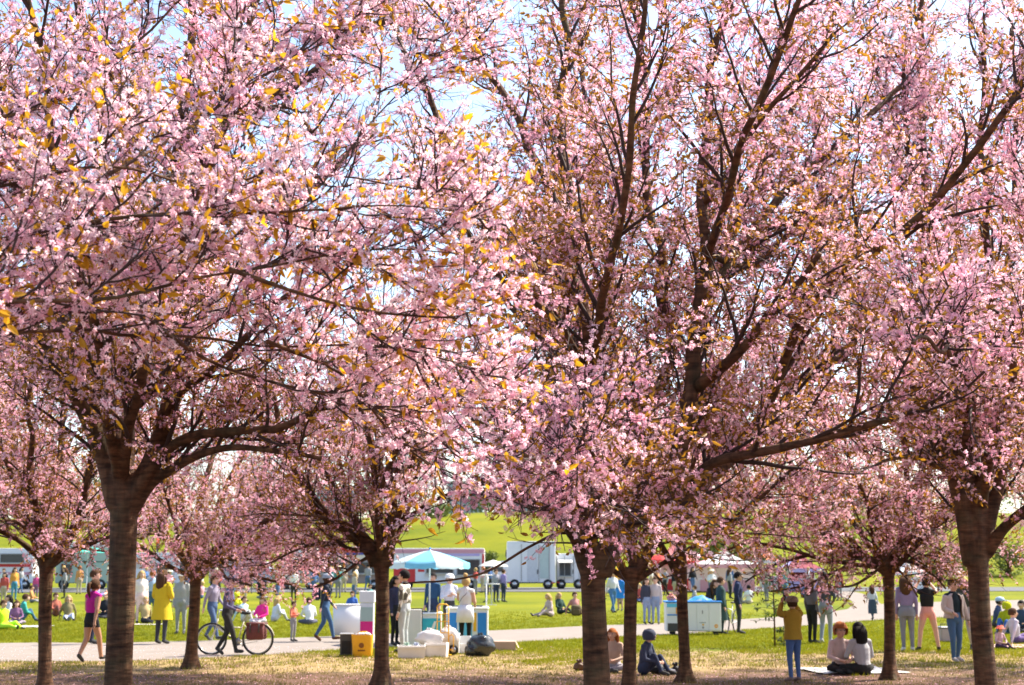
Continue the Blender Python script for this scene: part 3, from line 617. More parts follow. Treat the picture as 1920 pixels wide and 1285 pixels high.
cherry('slender straight cherry tree beside the dark bags and white vendor cart', None,
  [(1284, 1273, 16), (1284, 1235, 12.5), (1280, 1150, 12), (1278, 1060, 12), (1276, 980, 12), (1278, 940, 12)],
  [([(1277, 985, 25.2), (1274, 880, 25.2), (1280, 780, 25.4), (1290, 680, 25.6), (1300, 560, 25.8)], 10, 3), ([(1274, 1085, 25.2), (1250, 1040, 25.2), (1232, 1000, 25), (1222, 940, 24.8), (1210, 860, 24.6)], 8, 3),
   ([(1280, 1000, 25.2), (1310, 960, 25), (1350, 935, 24.8), (1400, 930, 24.5), (1450, 945, 24.2), (1520, 960, 24)], 5, 2.5), ([(1280, 960, 25.2), (1330, 880, 25.6), (1380, 790, 26), (1420, 690, 26.4)], 8, 3),
   ([(1284, 1010, 25.2), (1320, 985, 25), (1370, 975, 24.6), (1420, 1000, 24.3)], 3.5, 2), ([(1277, 960, 25.2), (1230, 860, 26.4), (1190, 770, 27.2), (1150, 660, 27.8)], 8, 3)], 25.2, bloom=mb(1283, 25.2, .8, 2.9, 4.4), auto=6, crown_h=4.8, skirt=4, step3=.24)
cherry('slim cherry tree beside the woman in grey seated on the ground', None,
  [(1668, 1268, 15.5), (1668, 1230, 12.5), (1668, 1150, 12), (1666, 1090, 12.5), (1664, 1055, 17)],
  [([(1660, 1070, 25.8), (1622, 1046, 25.8), (1582, 1035, 25.6), (1550, 1000, 25.4), (1520, 945, 25.2), (1482, 870, 25), (1455, 800, 25), (1440, 720, 25)], 10, 3.5),
   ([(1655, 1065, 25.8), (1600, 1058, 25.5), (1540, 1048, 25.2), (1480, 1032, 24.9), (1410, 1018, 24.6), (1370, 1030, 24.4)], 5, 2),
   ([(1660, 1060, 25.8), (1645, 980, 25.9), (1620, 925, 26), (1562, 860, 26.2), (1500, 800, 26.4), (1460, 720, 26.6)], 8, 3), ([(1665, 1060, 25.8), (1660, 960, 26), (1655, 880, 26.3), (1640, 780, 26.6), (1640, 680, 26.8)], 8, 3),
   ([(1672, 1062, 25.8), (1695, 985, 25.8), (1702, 900, 25.7), (1692, 800, 25.6), (1680, 700, 25.5)], 9, 3), ([(1685, 1040, 25.8), (1720, 980, 25.4), (1740, 900, 25), (1750, 800, 25)], 6, 3),
   ([(1600, 1056, 25.5), (1560, 1075, 25), (1510, 1095, 24.6), (1450, 1110, 24.3)], 3.5, 1.6), ([(1655, 1060, 25.8), (1630, 1080, 25.2), (1590, 1100, 24.8), (1540, 1100, 24.6)], 3.5, 1.6),
   ([(1680, 1050, 25.8), (1710, 1055, 25.4), (1750, 1080, 25), (1770, 1105, 24.8)], 4, 1.8), ([(1675, 1060, 25.8), (1700, 1085, 25.4), (1720, 1120, 25.2)], 3.5, 1.6), ([(1690, 1020, 25.8), (1740, 1020, 25.4), (1780, 1040, 25)], 4, 2),
   ([(1520, 1040, 25.2), (1450, 1060, 25), (1400, 1090, 24.8)], 3.5, 1.6)], 25.8, bloom=mb(1668, 25.8, .95, 2.2, 3.6, .5), auto=6, crown_h=4.8, skirt=4, step3=.24)
# the tree just outside the frame on the left whose boughs reach across in front
YN = 6.0
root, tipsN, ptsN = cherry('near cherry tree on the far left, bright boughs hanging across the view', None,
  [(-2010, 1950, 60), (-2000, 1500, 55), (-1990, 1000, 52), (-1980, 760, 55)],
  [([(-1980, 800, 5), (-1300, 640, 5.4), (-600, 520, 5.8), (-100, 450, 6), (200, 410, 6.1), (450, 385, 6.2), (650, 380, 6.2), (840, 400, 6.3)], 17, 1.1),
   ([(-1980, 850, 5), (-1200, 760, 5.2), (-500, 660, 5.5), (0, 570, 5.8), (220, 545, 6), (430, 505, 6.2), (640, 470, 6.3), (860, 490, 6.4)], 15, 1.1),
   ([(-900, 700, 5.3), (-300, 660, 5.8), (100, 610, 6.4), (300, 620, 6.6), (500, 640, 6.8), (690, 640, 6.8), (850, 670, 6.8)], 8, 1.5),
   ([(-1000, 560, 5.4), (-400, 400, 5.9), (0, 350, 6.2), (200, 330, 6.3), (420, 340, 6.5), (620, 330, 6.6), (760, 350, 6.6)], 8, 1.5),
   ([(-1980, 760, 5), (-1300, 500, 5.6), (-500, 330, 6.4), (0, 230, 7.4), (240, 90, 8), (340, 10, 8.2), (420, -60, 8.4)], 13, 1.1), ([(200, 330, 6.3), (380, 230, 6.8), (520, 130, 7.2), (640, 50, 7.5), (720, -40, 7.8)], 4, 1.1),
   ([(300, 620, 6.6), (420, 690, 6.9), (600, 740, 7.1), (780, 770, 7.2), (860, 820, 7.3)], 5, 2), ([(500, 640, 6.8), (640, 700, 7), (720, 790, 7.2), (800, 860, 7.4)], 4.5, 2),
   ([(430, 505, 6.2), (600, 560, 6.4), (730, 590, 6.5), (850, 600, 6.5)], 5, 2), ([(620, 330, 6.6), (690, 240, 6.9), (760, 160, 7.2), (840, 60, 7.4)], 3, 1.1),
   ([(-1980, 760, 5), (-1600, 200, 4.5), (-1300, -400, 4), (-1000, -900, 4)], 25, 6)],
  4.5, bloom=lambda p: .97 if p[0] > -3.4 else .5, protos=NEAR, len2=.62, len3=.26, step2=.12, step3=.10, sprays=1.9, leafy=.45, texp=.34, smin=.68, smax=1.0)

# the largest single leaves and flowers of the near boughs
rd = random.Random(4); lmesh = []; fmesh = []
for k in range(4):
    b = MB(); add_leaf(b, Vector((0, 0, 0)), Vector((1, 0, 0)), Vector((0, 0, 1)), .078, .036, LEAFN, rd); lmesh.append(mesh_from('leaf', b.V, b.F, b.mats, b.M, False))
    b = MB(); b.tube([(0, 0, -.03), (0, 0, -.002)], [.0008, .0018], PETAL_D, 3, False); add_flower(b, Vector((0, 0, 0)), Vector((0, 0, 1)), .0205, rd, True); fmesh.append(mesh_from('blossom', b.V, b.F, b.mats, b.M, False))
B0 = Vector(root.location); cand = [q for q in tipsN if -2.6 < q[0][0] < .1 and 2.2 < q[0][2] < 4.6]; rd.shuffle(cand)
for (p, t) in cand[:100]:
    for k in range(3):
        o = link('leaf', lmesh[rd.randint(0, 3)], root); o.location = Vector(p) - B0 + rand_dir(rd) * .008; d = (Vector(t) * .6 + Vector((rd.uniform(-.8, .8), rd.uniform(-.8, .5), rd.uniform(-1, .2)))).normalized()
        o.rotation_euler = (d.to_track_quat('X', 'Z') @ Quaternion((1, 0, 0), rd.uniform(-.8, .8))).to_euler(); o.scale = (rd.uniform(.7, 1.15),) * 3
for (p, t) in cand[80:180]:
    for k in range(3):
        o = link('blossom', fmesh[rd.randint(0, 3)], root); d = (rand_dir(rd) + Vector((.2, -.7, .2))).normalized(); o.location = Vector(p) - B0 + d * .035; o.rotation_euler = d.to_track_quat('Z', 'Y').to_euler()
# trees just outside the frame
for (lab, px, Y, sd_) in (('cherry tree whose crown enters at the right edge behind the lawn group', 2080, 30, 1), ('cherry tree whose crown enters at the left edge behind the lawn group', -190, 30, 2), ('cherry tree reaching in at the upper right behind the jacket man', 2210, 22, 3)):
    cherry(lab, None, [(px, 1060 + 2 * F / Y, .17 * F / Y), (px, 1060, .13 * F / Y), (px, 1060 - .6 * F / Y, .15 * F / Y)], [], Y, bloom=mb(px, Y, .9, 2.2, 3.6, .5), auto=9, crown_h=5.0, len2=1.6)
# ------------------------------------------------------------------ people
CATS = ['skin', 'shirt', 'pants', 'shoes', 'dark', 'lips', 'sole']
def pose(kind):
    """joints in units of body height, facing -Y"""
    J = dict(pelvis=(0, 0, .53), waist=(0, 0, .61), chest=(0, 0, .725), nb=(0, .005, .82), neck=(0, 0, .862), head=(0, -.012, .93))
    for s, n in ((-1, 'l'), (1, 'r')):
        J.update({'sh' + n: (s * .098, .004, .80), 'el' + n: (s * .125, .015, .63), 'wr' + n: (s * .13, -.02, .485), 'ha' + n: (s * .13, -.035, .44),
                  'hi' + n: (s * .05, 0, .50), 'kn' + n: (s * .055, -.01, .285), 'an' + n: (s * .056, .012, .045), 'to' + n: (s * .066, -.085, .018)})
    def S(**k): J.update(k)
    def shift(dy, dz, keys=('waist', 'chest', 'nb', 'neck', 'head', 'shl', 'shr', 'ell', 'elr', 'wrl', 'wrr', 'hal', 'har')):
        for k in keys: f = (J[k][2] - .53) / .4; J[k] = (J[k][0], J[k][1] + dy * f, J[k][2] + dz * f)
    def legs_sit(kind):
        if kind == 'cross': S(knl=(-.17, -.15, .07), knr=(.17, -.15, .07), anl=(.02, -.23, .035), anr=(-.03, -.20, .045), tol=(.10, -.24, .03), tor=(-.10, -.22, .04))
        if kind == 'up': S(knl=(-.06, -.17, .235), knr=(.07, -.19, .215), anl=(-.06, -.27, .04), anr=(.07, -.31, .04), tol=(-.07, -.36, .02), tor=(.08, -.40, .02))
        if kind == 'out': S(knl=(-.06, -.24, .08), knr=(.08, -.23, .14), anl=(-.07, -.46, .045), anr=(.09, -.38, .04), tol=(-.09, -.50, .09), tor=(.12, -.44, .03))
    if kind.startswith('sit'):
        lean = -.05 if 'lean' in kind else .02; dz = -.46
        for k, v in list(J.items()): J[k] = (v[0], v[1], v[2] + dz)
        for k in ('waist', 'chest', 'nb', 'neck', 'head', 'shl', 'shr', 'ell', 'elr', 'wrl', 'wrr', 'hal', 'har'):
            f = (J[k][2] - .07) / .4; J[k] = (J[k][0], J[k][1] + lean * 1.6 * f, J[k][2])
        S(hil=(-.055, -.02, .07), hir=(.055, -.02, .07)); h = J['chest'][1]
        legs_sit('cross' if 'cross' in kind else 'up' if 'up' in kind else 'out')
        if 'back' in kind: S(ell=(-.16, .10, .20), wrl=(-.17, .16, .05), hal=(-.17, .17, .02), elr=(.16, .10, .20), wrr=(.17, .16, .05), har=(.17, .17, .02))
        else: S(ell=(-.15, h - .05, .19), wrl=(-.07, h - .17, .16), hal=(-.03, h - .20, .15), elr=(.15, h - .05, .19), wrr=(.07, h - .17, .16), har=(.03, h - .20, .15))
    elif kind.startswith('walk'):
        S(knl=(-.055, -.085, .295), anl=(-.05, -.135, .055), tol=(-.055, -.22, .055), knr=(.055, .01, .285), anr=(.052, .13, .085), tor=(.056, .06, .022))
        S(ell=(-.13, .05, .635), wrl=(-.13, .07, .50), hal=(-.13, .07, .455), elr=(.13, -.03, .635), wrr=(.125, -.13, .53), har=(.12, -.165, .50)); shift(-.03, 0)
        if 'push' in kind: S(ell=(-.13, .0, .635), wrl=(-.15, -.14, .58), hal=(-.16, -.18, .57), elr=(.13, 0, .635), wrr=(.12, -.15, .58), har=(.11, -.19, .57))
        if 'phone' in kind: S(elr=(.13, -.07, .66), wrr=(.04, -.13, .78), har=(.02, -.13, .82))
    elif kind == 'wide': S(hil=(-.055, 0, .50), knl=(-.10, -.01, .285), anl=(-.13, .01, .045), tol=(-.15, -.08, .018), knr=(.10, -.01, .285), anr=(.13, .01, .045), tor=(.15, -.08, .018), ell=(-.15, -.06, .80), wrl=(-.07, -.15, .93), hal=(-.04, -.16, .96), elr=(.16, -.05, .83), wrr=(.06, -.13, .96), har=(.03, -.15, .99))
    elif kind == 'photo': S(ell=(-.14, -.08, .84), wrl=(-.06, -.14, .98), hal=(-.04, -.15, 1.02), elr=(.14, -.07, .80), wrr=(.05, -.15, .92), har=(.03, -.16, .96))
    elif kind == 'hold': S(ell=(-.13, -.02, .64), wrl=(-.06, -.14, .67), hal=(-.02, -.16, .68), elr=(.13, -.02, .64), wrr=(.06, -.14, .69), har=(.02, -.16, .70))
    elif kind == 'reach': S(elr=(.13, -.10, .68), wrr=(.10, -.24, .66), har=(.09, -.28, .66), ell=(-.13, -.02, .64), wrl=(-.11, -.12, .60), hal=(-.10, -.16, .59)); shift(-.02, -.005)
    elif kind == 'bend': 
        for k in ('waist', 'chest', 'nb', 'neck', 'head', 'shl', 'shr'):
            f = (J[k][2] - .53) / .4; J[k] = (J[k][0], J[k][1] - .19 * f, J[k][2] - .07 * f)
        S(ell=(-.12, -.16, .60), wrl=(-.08, -.24, .50), hal=(-.07, -.27, .47), elr=(.12, -.16, .60), wrr=(.08, -.24, .50), har=(.07, -.27, .47))
    elif kind == 'arm_out': S(elr=(.15, -.01, .64), wrr=(.17, -.05, .50), har=(.175, -.06, .46), ell=(-.14, .0, .65), wrl=(-.09, -.10, .60), hal=(-.07, -.12, .58), knl=(-.055, -.03, .285), anl=(-.05, -.02, .045), tol=(-.06, -.11, .02), anr=(.06, .05, .05), tor=(.07, -.04, .02))
    return {k: Vector(v) for k, v in J.items()}
SEGS = [('pelvis', 'waist', .078, .066, 'hips'), ('waist', 'chest', .068, .078, 'torso'), ('chest', 'nb', .078, .050, 'torso'), ('nb', 'neck', .034, .030, 'neck'), ('neck', 'head', .030, .055, 'head')]
for s in 'lr':
    SEGS += [('sh' + s, 'el' + s, .034, .026, 'uarm'), ('el' + s, 'wr' + s, .026, .017, 'farm'), ('wr' + s, 'ha' + s, .017, .019, 'hand'),
             ('nb', 'sh' + s, .034, .036, 'torso'), ('hi' + s, 'kn' + s, .056, .036, 'thigh'), ('kn' + s, 'an' + s, .036, .024, 'shin'), ('an' + s, 'to' + s, .028, .022, 'foot')]
_body = {}
def capsule(b, a, c, r1, r2, n=10, flat=None):
    a, c = Vector(a), Vector(c); L = (c - a).length or 1e-4; d = (c - a) / L; pts = []; rr = []
    for t in (-.98, -.75, -.4, 0): pts.append(a + d * r1 * t); rr.append(r1 * math.sqrt(1 - t * t))
    for t in (.33, .66): pts.append(a + d * L * t); rr.append(r1 + (r2 - r1) * t)
    for t in (0, .4, .75, .98): pts.append(c + d * r2 * t); rr.append(r2 * math.sqrt(1 - t * t))
    V, Fc = tube_arrays(pts, rr, n)
    if flat: V = [(flat[2][0] + (v[0] - flat[2][0]) * flat[0], flat[2][1] + (v[1] - flat[2][1]) * flat[1], v[2]) for v in V]
    b.add(V, Fc, None)
def body_mesh(kind, near):
    key = (kind, near)
    if key in _body: return _body[key]
    J = pose(kind); b = MB()
    for (p, q, r1, r2, c) in SEGS:
        mid = (J[p] + J[q]) / 2
        capsule(b, J[p], J[q], r1, r2, 12, (1.28 if c == 'torso' and p in ('waist', 'chest') else 1.2, 1, mid) if c in ('hips', 'torso') and p in ('pelvis', 'waist', 'chest') else None)
    hd = J['head']; b.ball(hd + Vector((0, .004, .003)), .061, None, 14, 10, (.86, 1.05, 1.12)); b.ball(hd + Vector((0, -.03, -.035)), .035, None, 10, 8, (.85, .9, .9))
    capsule(b, hd + Vector((0, -.063, .008)), hd + Vector((0, -.078, -.016)), .007, .010, 8)
    for s in (-1, 1): b.ball(hd + Vector((s * .058, .008, -.004)), .014, None, 8, 6, (.5, .8, 1.2))
    me = bpy.data.meshes.new('body'); me.from_pydata(b.V, [], b.F)
    o = bpy.data.objects.new('tmp', me); COL.objects.link(o)
    m = o.modifiers.new('r', 'REMESH'); m.mode = 'VOXEL'; m.voxel_size = .0085 if near else .02
    m2 = o.modifiers.new('s', 'SMOOTH'); m2.iterations = 4 if near else 1; m2.factor = .5
    dg = bpy.context.evaluated_depsgraph_get(); dg.update()
    ev = bpy.data.meshes.new_from_object(o.evaluated_get(dg)); bpy.data.objects.remove(o)
    co = np.empty(len(ev.vertices) * 3); ev.vertices.foreach_get('co', co); co = co.reshape(-1, 3)
    best = None; names = []
    ds = []
    for (p, q, r1, r2, c) in SEGS + [('head', 'head', .07, .07, 'head')]:
        A, Bq = np.array(J[p]), np.array(J[q]); ab = Bq - A; L2 = max(1e-6, ab @ ab); t = np.clip(((co - A) @ ab) / L2, 0, 1); ds.append(np.linalg.norm(co - A - t[:, None] * ab, axis=1) - (r1 + (r2 - r1) * t)); names.append(c)
    k = np.argmin(np.array(ds), 0); vc = np.array(names)[k]
    lp = np.array([p.vertices[0] for p in ev.polygons]); fc = vc[lp]
    V = [tuple(v) for v in co]; Fc = [list(p.vertices) for p in ev.polygons]; reg = list(fc)
    e = MB()
    if near:
        # fingers and thumb, curled, rooted in the palm
        for s in 'lr':
            a, c = J['wr' + s], J['ha' + s]; d = (c - a).normalized(); sd = d.cross(Vector((0, 1, 0))); sd = sd.normalized() if sd.length > .2 else Vector((1, 0, 0)); nn = sd.cross(d)
            e.ball(c, .017, None, 8, 6, (1, 1, 1))
            for i, (off, ln) in enumerate(((-.0125, .030), (-.0045, .036), (.0045, .033), (.0125, .026))):
                p0 = c + sd * off; p1 = p0 + d * (.012 + ln * .4) ; p2 = p1 + (d * .8 + nn * .6).normalized() * ln * .4; p3 = p2 + (d * .4 + nn).normalized() * ln * .3
                e.tube([p0, p1, p2, p3], [.0052, .005, .0045, .0034], None, 6)
            e.tube([c - sd * .012 - d * .012, c - sd * .024 + d * .002, c - sd * .027 + d * .016 + nn * .008], [.006, .0055, .004], None, 6)
        o0 = len(V); V += e.V; Fc += [[i + o0 for i in f] for f in e.F]; reg += ['hand'] * len(e.F)
        f = MB()
        for s in (-1, 1): f.ball(hd + Vector((s * .023, -.060, .010)), .0065, None, 8, 6)
        o0 = len(V); V += f.V; Fc += [[i + o0 for i in q] for q in f.F]; reg += ['eye'] * len(f.F)
        f = MB(); f.ball(hd + Vector((0, -.064, -.036)), .013, None, 8, 6, (1, .4, .28)); o0 = len(V); V += f.V; Fc += [[i + o0 for i in q] for q in f.F]; reg += ['lips'] * len(f.F)
    zs = [sum(V[i][2] for i in q) / len(q) for q in Fc]
    _body[key] = (V, Fc, reg, zs, J); bpy.data.meshes.remove(ev); return _body[key]

def clothm(c):
    return mat('cloth_%02x%02x%02x' % tuple(int(255 * min(1, q)) for q in c), c, .85, .12, 9, bump=.55, bscale=15, spec=.15)
SKIN = mat('skin_light', (.62, .36, .26), .5, .06, 6, spec=.35); SKIN_D = mat('skin_tan', (.42, .22, .14), .5, .06, 6, spec=.35)
DARKM = mat('eye_dark', (.02, .015, .015), .3); LIPM = mat('lips', (.45, .16, .14), .45)
HAIRC = dict(black=(.015, .012, .011), brown=(.07, .035, .018), ginger=(.30, .10, .03), blond=(.45, .30, .13), grey=(.35, .33, .31))
def hair_mesh(style, hm, capm=None):
    b = MB(); b2 = None
    n, k = 18, 12; r = .071; V = []; keep = []
    for j in range(k + 1):
        t = math.pi * j / k
        for i in range(n):
            a = 2 * math.pi * i / n; v = Vector((math.sin(t) * math.cos(a), math.sin(t) * math.sin(a), math.cos(t)))
            q = 1 + (.13 if style == 'curly' else .04) * noise.noise(v * (6 if style == 'curly' else 3)) + (.35 if style == 'curly' else 0)
            V.append((v.x * r * .88 * q, v.y * r * 1.04 * q + .010, v.z * r * 1.06 * q + .008))
    Fc = []
    for j in range(k):
        for i in range(n):
            q = (j * n + i, (j + 1) * n + i, (j + 1) * n + (i + 1) % n, j * n + (i + 1) % n)
            c = sum((Vector(V[x]) for x in q), Vector()) / 4
            if c.y < -.020 and c.z < .035: continue
            if c.z < (-.05 if style != 'short' else -.03): continue
            if c.y < .02 and c.z < -.01 and style == 'short': continue
            Fc.append(q)
    b.add(V, Fc, hm)
    if style in ('long', 'ponytail'):
        if style == 'long':
            for s in np.linspace(-1, 1, 9):
                x = s * .055; y0 = .055 * math.sqrt(max(0, 1 - s * s)) + .015
                b.tube([(x * .9, y0 * .9, .03), (x * 1.15, y0 + .02, -.03), (x * 1.1, y0 + .025, -.10), (x * .95 + .005, y0 + .02, -.165), (x * .8, y0 + .015, -.20)], [.02, .024, .023, .018, .006], hm, 8)
        else: b.tube([(0, .075, .03), (0, .11, .02), (0, .115, -.06), (0, .09, -.15)], [.014, .024, .024, .006], hm, 8)
    if style == 'bun': b.ball((0, .035, .10), .034, hm, 10, 8, (1, 1, .9), .2)
    if style == 'cap':
        b.lathe((0, .006, .012), [(.080, .0), (.079, .03), (.06, .062), (.0, .078)], capm, 16, sx=.94, sy=1.06); b.box((0, -.095, .022), (.085, .075, .006), capm, rx=.15)
    if style == 'hood': b.lathe((0, .012, -.06), [(.070, .005), (.082, .05), (.080, .09), (.056, .128), (0, .142)], capm, 16, sx=.95, sy=1.05)
    if style == 'hat': b.lathe((0, .005, .02), [(.13, 0), (.082, .004), (.075, .06), (.0, .068)], capm, 18)
    return b
def person(label, loc, H, yaw, kind='stand', shirt=(.5, .5, .5), pants=(.06, .08, .14), shoes=(.05, .05, .05), hair='short', hcol='brown', cap=None, sleeves='long', legs='long', skin=SKIN, near=False, extras=(), group=None, lift=0):
    loc = Vector(loc); loc.z = hgt(loc.x, loc.y) + lift
    root = thing('person', label, 'person', loc, R(yaw), group=group)
    V, Fc, reg, zs, J = body_mesh(kind, near)
    SH, PA, SO = clothm(shirt), clothm(pants), clothm(shoes)
    mats = [skin, SH, PA, SO, DARKM, LIPM]; sit = kind.startswith('sit')
    def mi(r, z):
        if r in ('head', 'neck', 'hand'): return 0
        if r == 'torso': return 1
        if r == 'hips': return (2 if z < (.60 if not sit else .11) else 1)
        if r == 'uarm': return 0 if sleeves == 'none' else 1
        if r == 'farm': return 1 if sleeves == 'long' else 0
        if r == 'thigh': return (0 if legs == 'shorts' and z < .42 and not sit else 2)
        if r == 'shin': return 2 if legs == 'long' else 0
        if r == 'foot': return 3
        if r == 'eye': return 4
        return 5
    me = mesh_from('body', V, Fc, mats, [mi(r, z) for r, z in zip(reg, zs)])
    o = link('body', me, root); o.scale = (H, H, H)
    hb = hair_mesh(hair, clothm(HAIRC[hcol]) if hcol else None, clothm(cap) if cap else None)
    ho = hb.build('hair' if hair not in ('cap', 'hood', 'hat') else hair, root, True); ho.location = J['head'] * H; ho.scale = (H, H, H)
    for ex in extras: ex(root, J, H)
    if 'camouflage' in label:
        m = mat('camouflage_cloth', (.40, .36, .31), .85, .1, 9); t_ = m.node_tree; v = [n for n in t_.nodes if n.type == 'TEX_NOISE'][0]; v.inputs['Scale'].default_value = 14
        x = [n for n in t_.nodes if n.type == 'MIX'][0]; x.inputs[6].default_value = (.10, .09, .06, 1); x.inputs[7].default_value = (.62, .58, .52, 1)
        rp = t_.nodes.new('ShaderNodeValToRGB'); rp.color_ramp.interpolation = 'CONSTANT'; rp.color_ramp.elements[1].position = .5; t_.links.new(v.outputs['Fac'], rp.inputs[0]); t_.links.new(rp.outputs[0], x.inputs[0]); me.materials[1] = m
    return root
# clothing and carried pieces, children of the person
def loft(b, rings, m, n=18):
    """rings: (cx,cy,z,rx,ry)"""
    V = []; 
    for (cx, cy, z, rx, ry) in rings:
        for k in range(n):
            a = 2 * math.pi * k / n; w = 1 + .05 * math.sin(a * 5 + z * 7); V.append((cx + rx * w * math.cos(a), cy + ry * w * math.sin(a), z))
    b.add(V, [(j * n + k, j * n + (k + 1) % n, (j + 1) * n + (k + 1) % n, (j + 1) * n + k) for j in range(len(rings) - 1) for k in range(n)], m)
def ex_coat(col, low=.33, flare=.03, name='coat', top=.83):
    def f(root, J, H):
        b = MB(); m = clothm(col); c = J['chest']; w = J['waist']; n_ = J['nb']
        loft(b, [(0, n_.y, top, .05, .045), (0, n_.y, top - .025, .115, .062), (0, c.y, .74, .122, .085), (0, w.y, .62, .105, .082), (0, 0, .52, .118, .095), (0, 0, (low + .52) / 2, .122 + flare * .5, .10 + flare * .5), (0, 0, low, .125 + flare, .10 + flare)], m)
        for s in 'lr': capsule_tube(b, [J['sh' + s], J['el' + s], J['wr' + s]], [.046, .037, .029], m)
        o = b.build(name, root, True); o.scale = (H, H, H)
    return f
def capsule_tube(b, pts, r, m):
    q = catmull([tuple(p) + (x,) for p, x in zip(pts, r)], .03); b.tube(q[:, :3], q[:, 3], m, 10)
def ex_open_jacket(col, low=.50):
    def f(root, J, H):
        b = MB(); m = clothm(col); c, w, n_ = J['chest'], J['waist'], J['nb']
        rings = [(n_.y, .825, .06, .05), (n_.y, .80, .115, .065), (c.y, .74, .125, .088), (w.y, .62, .115, .09), (0, .56, .125, .10), (0, low, .135, .105)]
        n = 20; V = []
        for (cy, z, rx, ry) in rings:
            for k in range(n + 1):
                a = -math.pi / 2 + .55 + (2 * math.pi - 1.1) * k / n; V.append((rx * math.cos(a), cy + ry * math.sin(a), z))
        b.add(V, [(j * (n + 1) + k, j * (n + 1) + k + 1, (j + 1) * (n + 1) + k + 1, (j + 1) * (n + 1) + k) for j in range(len(rings) - 1) for k in range(n)], m)
        for s in 'lr': capsule_tube(b, [J['sh' + s], J['el' + s], J['wr' + s]], [.046, .037, .028], m)
        o = b.build('jacket', root, True); o.scale = (H, H, H); md = o.modifiers.new('thick', 'SOLIDIFY'); md.thickness = .006
    return f
def ex_skirt(col, top=.60, low=.30, r=.15, name='skirt'):
    def f(root, J, H):
        b = MB(); loft(b, [(0, 0, top, .10, .082), (0, 0, (top + low) / 2, (.10 + r) / 2 + .01, .11), (0, 0, low, r, r * .85)], clothm(col)); o = b.build(name, root, True); o.scale = (H, H, H)
    return f
def ex_backpack(col):
    def f(root, J, H):
        c = J['chest']; b = MB(); m = clothm(col); b.box((c.x, c.y + .135, c.z + .005), (.17, .10, .24), m, bev=.03); b.box((c.x, c.y + .195, c.z - .04), (.12, .03, .11), m, bev=.012)
        for s in (-1, 1): b.tube([(s * .065, c.y + .10, c.z + .09), (s * .068, c.y, c.z + .125), (s * .066, c.y - .085, c.z + .05), (s * .08, c.y - .02, c.z - .07)], .012, m, 6)
        o = b.build('backpack', root, True); o.scale = (H, H, H)
    return f
def ex_sunglasses():
    def f(root, J, H):
        h = J['head']; b = MB()
        for s in (-1, 1): b.ball(h + Vector((s * .025, -.069, .010)), .018, DARKM, 10, 6, (1, .35, .75)); b.tube([h + Vector((s * .045, -.060, .012)), h + Vector((s * .060, .01, .010))], .003, DARKM, 6)
        b.tube([h + Vector((-.012, -.074, .012)), h + Vector((.012, -.074, .012))], .003, DARKM, 6)
        o = b.build('sunglasses', root, True); o.scale = (H, H, H)
    return f
def ex_apron(col, low=.40):
    def f(root, J, H):
        b = MB(); m = clothm(col); c = J['waist']
        n = 10; V = []
        for (z, rx, ry, sp) in ((.60, .10, .086, 1.5), (.52, .118, .10, 1.55), (low, .13, .11, 1.5)):
            for k in range(n + 1): a = math.pi / 2 * 1 - sp + 2 * sp * k / n; V.append((rx * math.cos(a), ry * math.sin(a), z))
        b.add(V, [(j * (n + 1) + k, j * (n + 1) + k + 1, (j + 1) * (n + 1) + k + 1, (j + 1) * (n + 1) + k) for j in range(2) for k in range(n)], m)
        b.tube([(-.05, .09, .78), (.03, .095, .70), (.09, .06, .62)], .004, DARKM, 5)
        o = b.build('apron', root, True); o.scale = (H, H, H); md = o.modifiers.new('thick', 'SOLIDIFY'); md.thickness = .004
    return f
def ex_phone():
    def f(root, J, H):
        p = (J['hal'] + J['har']) / 2 + Vector((0, -.01, .01)); b = MB(); b.box(p, (.045, .006, .09), DARKM, bev=.002); o = b.build('phone', root); o.scale = (H, H, H)
    return f

def at_px(px, fy):
    g = G(px, fy); return g
def at_Y(px, Y): return Vector((P(px, 1060, Y).x, Y, 0))
def hpx(h, px, fy): return h / (F / G(px, fy).y)
# ---- walkers and standers in front (heights follow from the picture)
def W_(label, px, fy, h, yaw, kind='stand', Hmax=1.88, **k):
    g = G(px, fy); return person(label, g, min(Hmax, h * g.y / F), yaw, kind, **k)
W_('walking person in a magenta tank top and black shorts seen from behind', 168, 1242, 154, 150, 'walk', Hmax=1.7, shirt=(.42, .02, .22), pants=(.02, .02, .025), hair='ponytail', hcol='brown', sleeves='none', legs='shorts', near=True, skin=SKIN_D)
W_('man in a lavender long sleeved shirt standing behind the magenta tank top', 172, 1208, 146, 100, 'hold', shirt=(.30, .28, .48), pants=(.03, .035, .06), hcol='brown', near=True)
W_('woman in a long mustard yellow coat and dark trousers with long dark hair', 301, 1208, 146, 160, 'hold', shirt=(.5, .36, .02), pants=(.05, .05, .06), hair='long', hcol='brown', near=True, extras=[ex_coat((.55, .40, .02))])
W_('person in a dark jacket pushing the bicycle along the path', 424, 1229, 142, 90, 'walk_push', shirt=(.10, .09, .16), pants=(.035, .035, .035), hair='cap', hcol='brown', cap=(.08, .08, .16), near=True)
W_('person in blue jeans and grey top walking behind the bicycle', 396, 1202, 120, 70, 'walk', shirt=(.25, .22, .28), pants=(.07, .11, .20), hair='short', near=True)
W_('person in a grey coat standing between the thin trunk and the yellow coat', 338, 1190, 112, 0, 'stand', shirt=(.35, .34, .32), pants=(.3, .3, .29), hair='hat', cap=(.40, .39, .36))
W_('small child in a coral top and grey trousers standing on the path', 549, 1203, 72, 60, 'hold', shirt=(.7, .22, .14), pants=(.30, .28, .27), hair='short', hcol='brown', near=True)
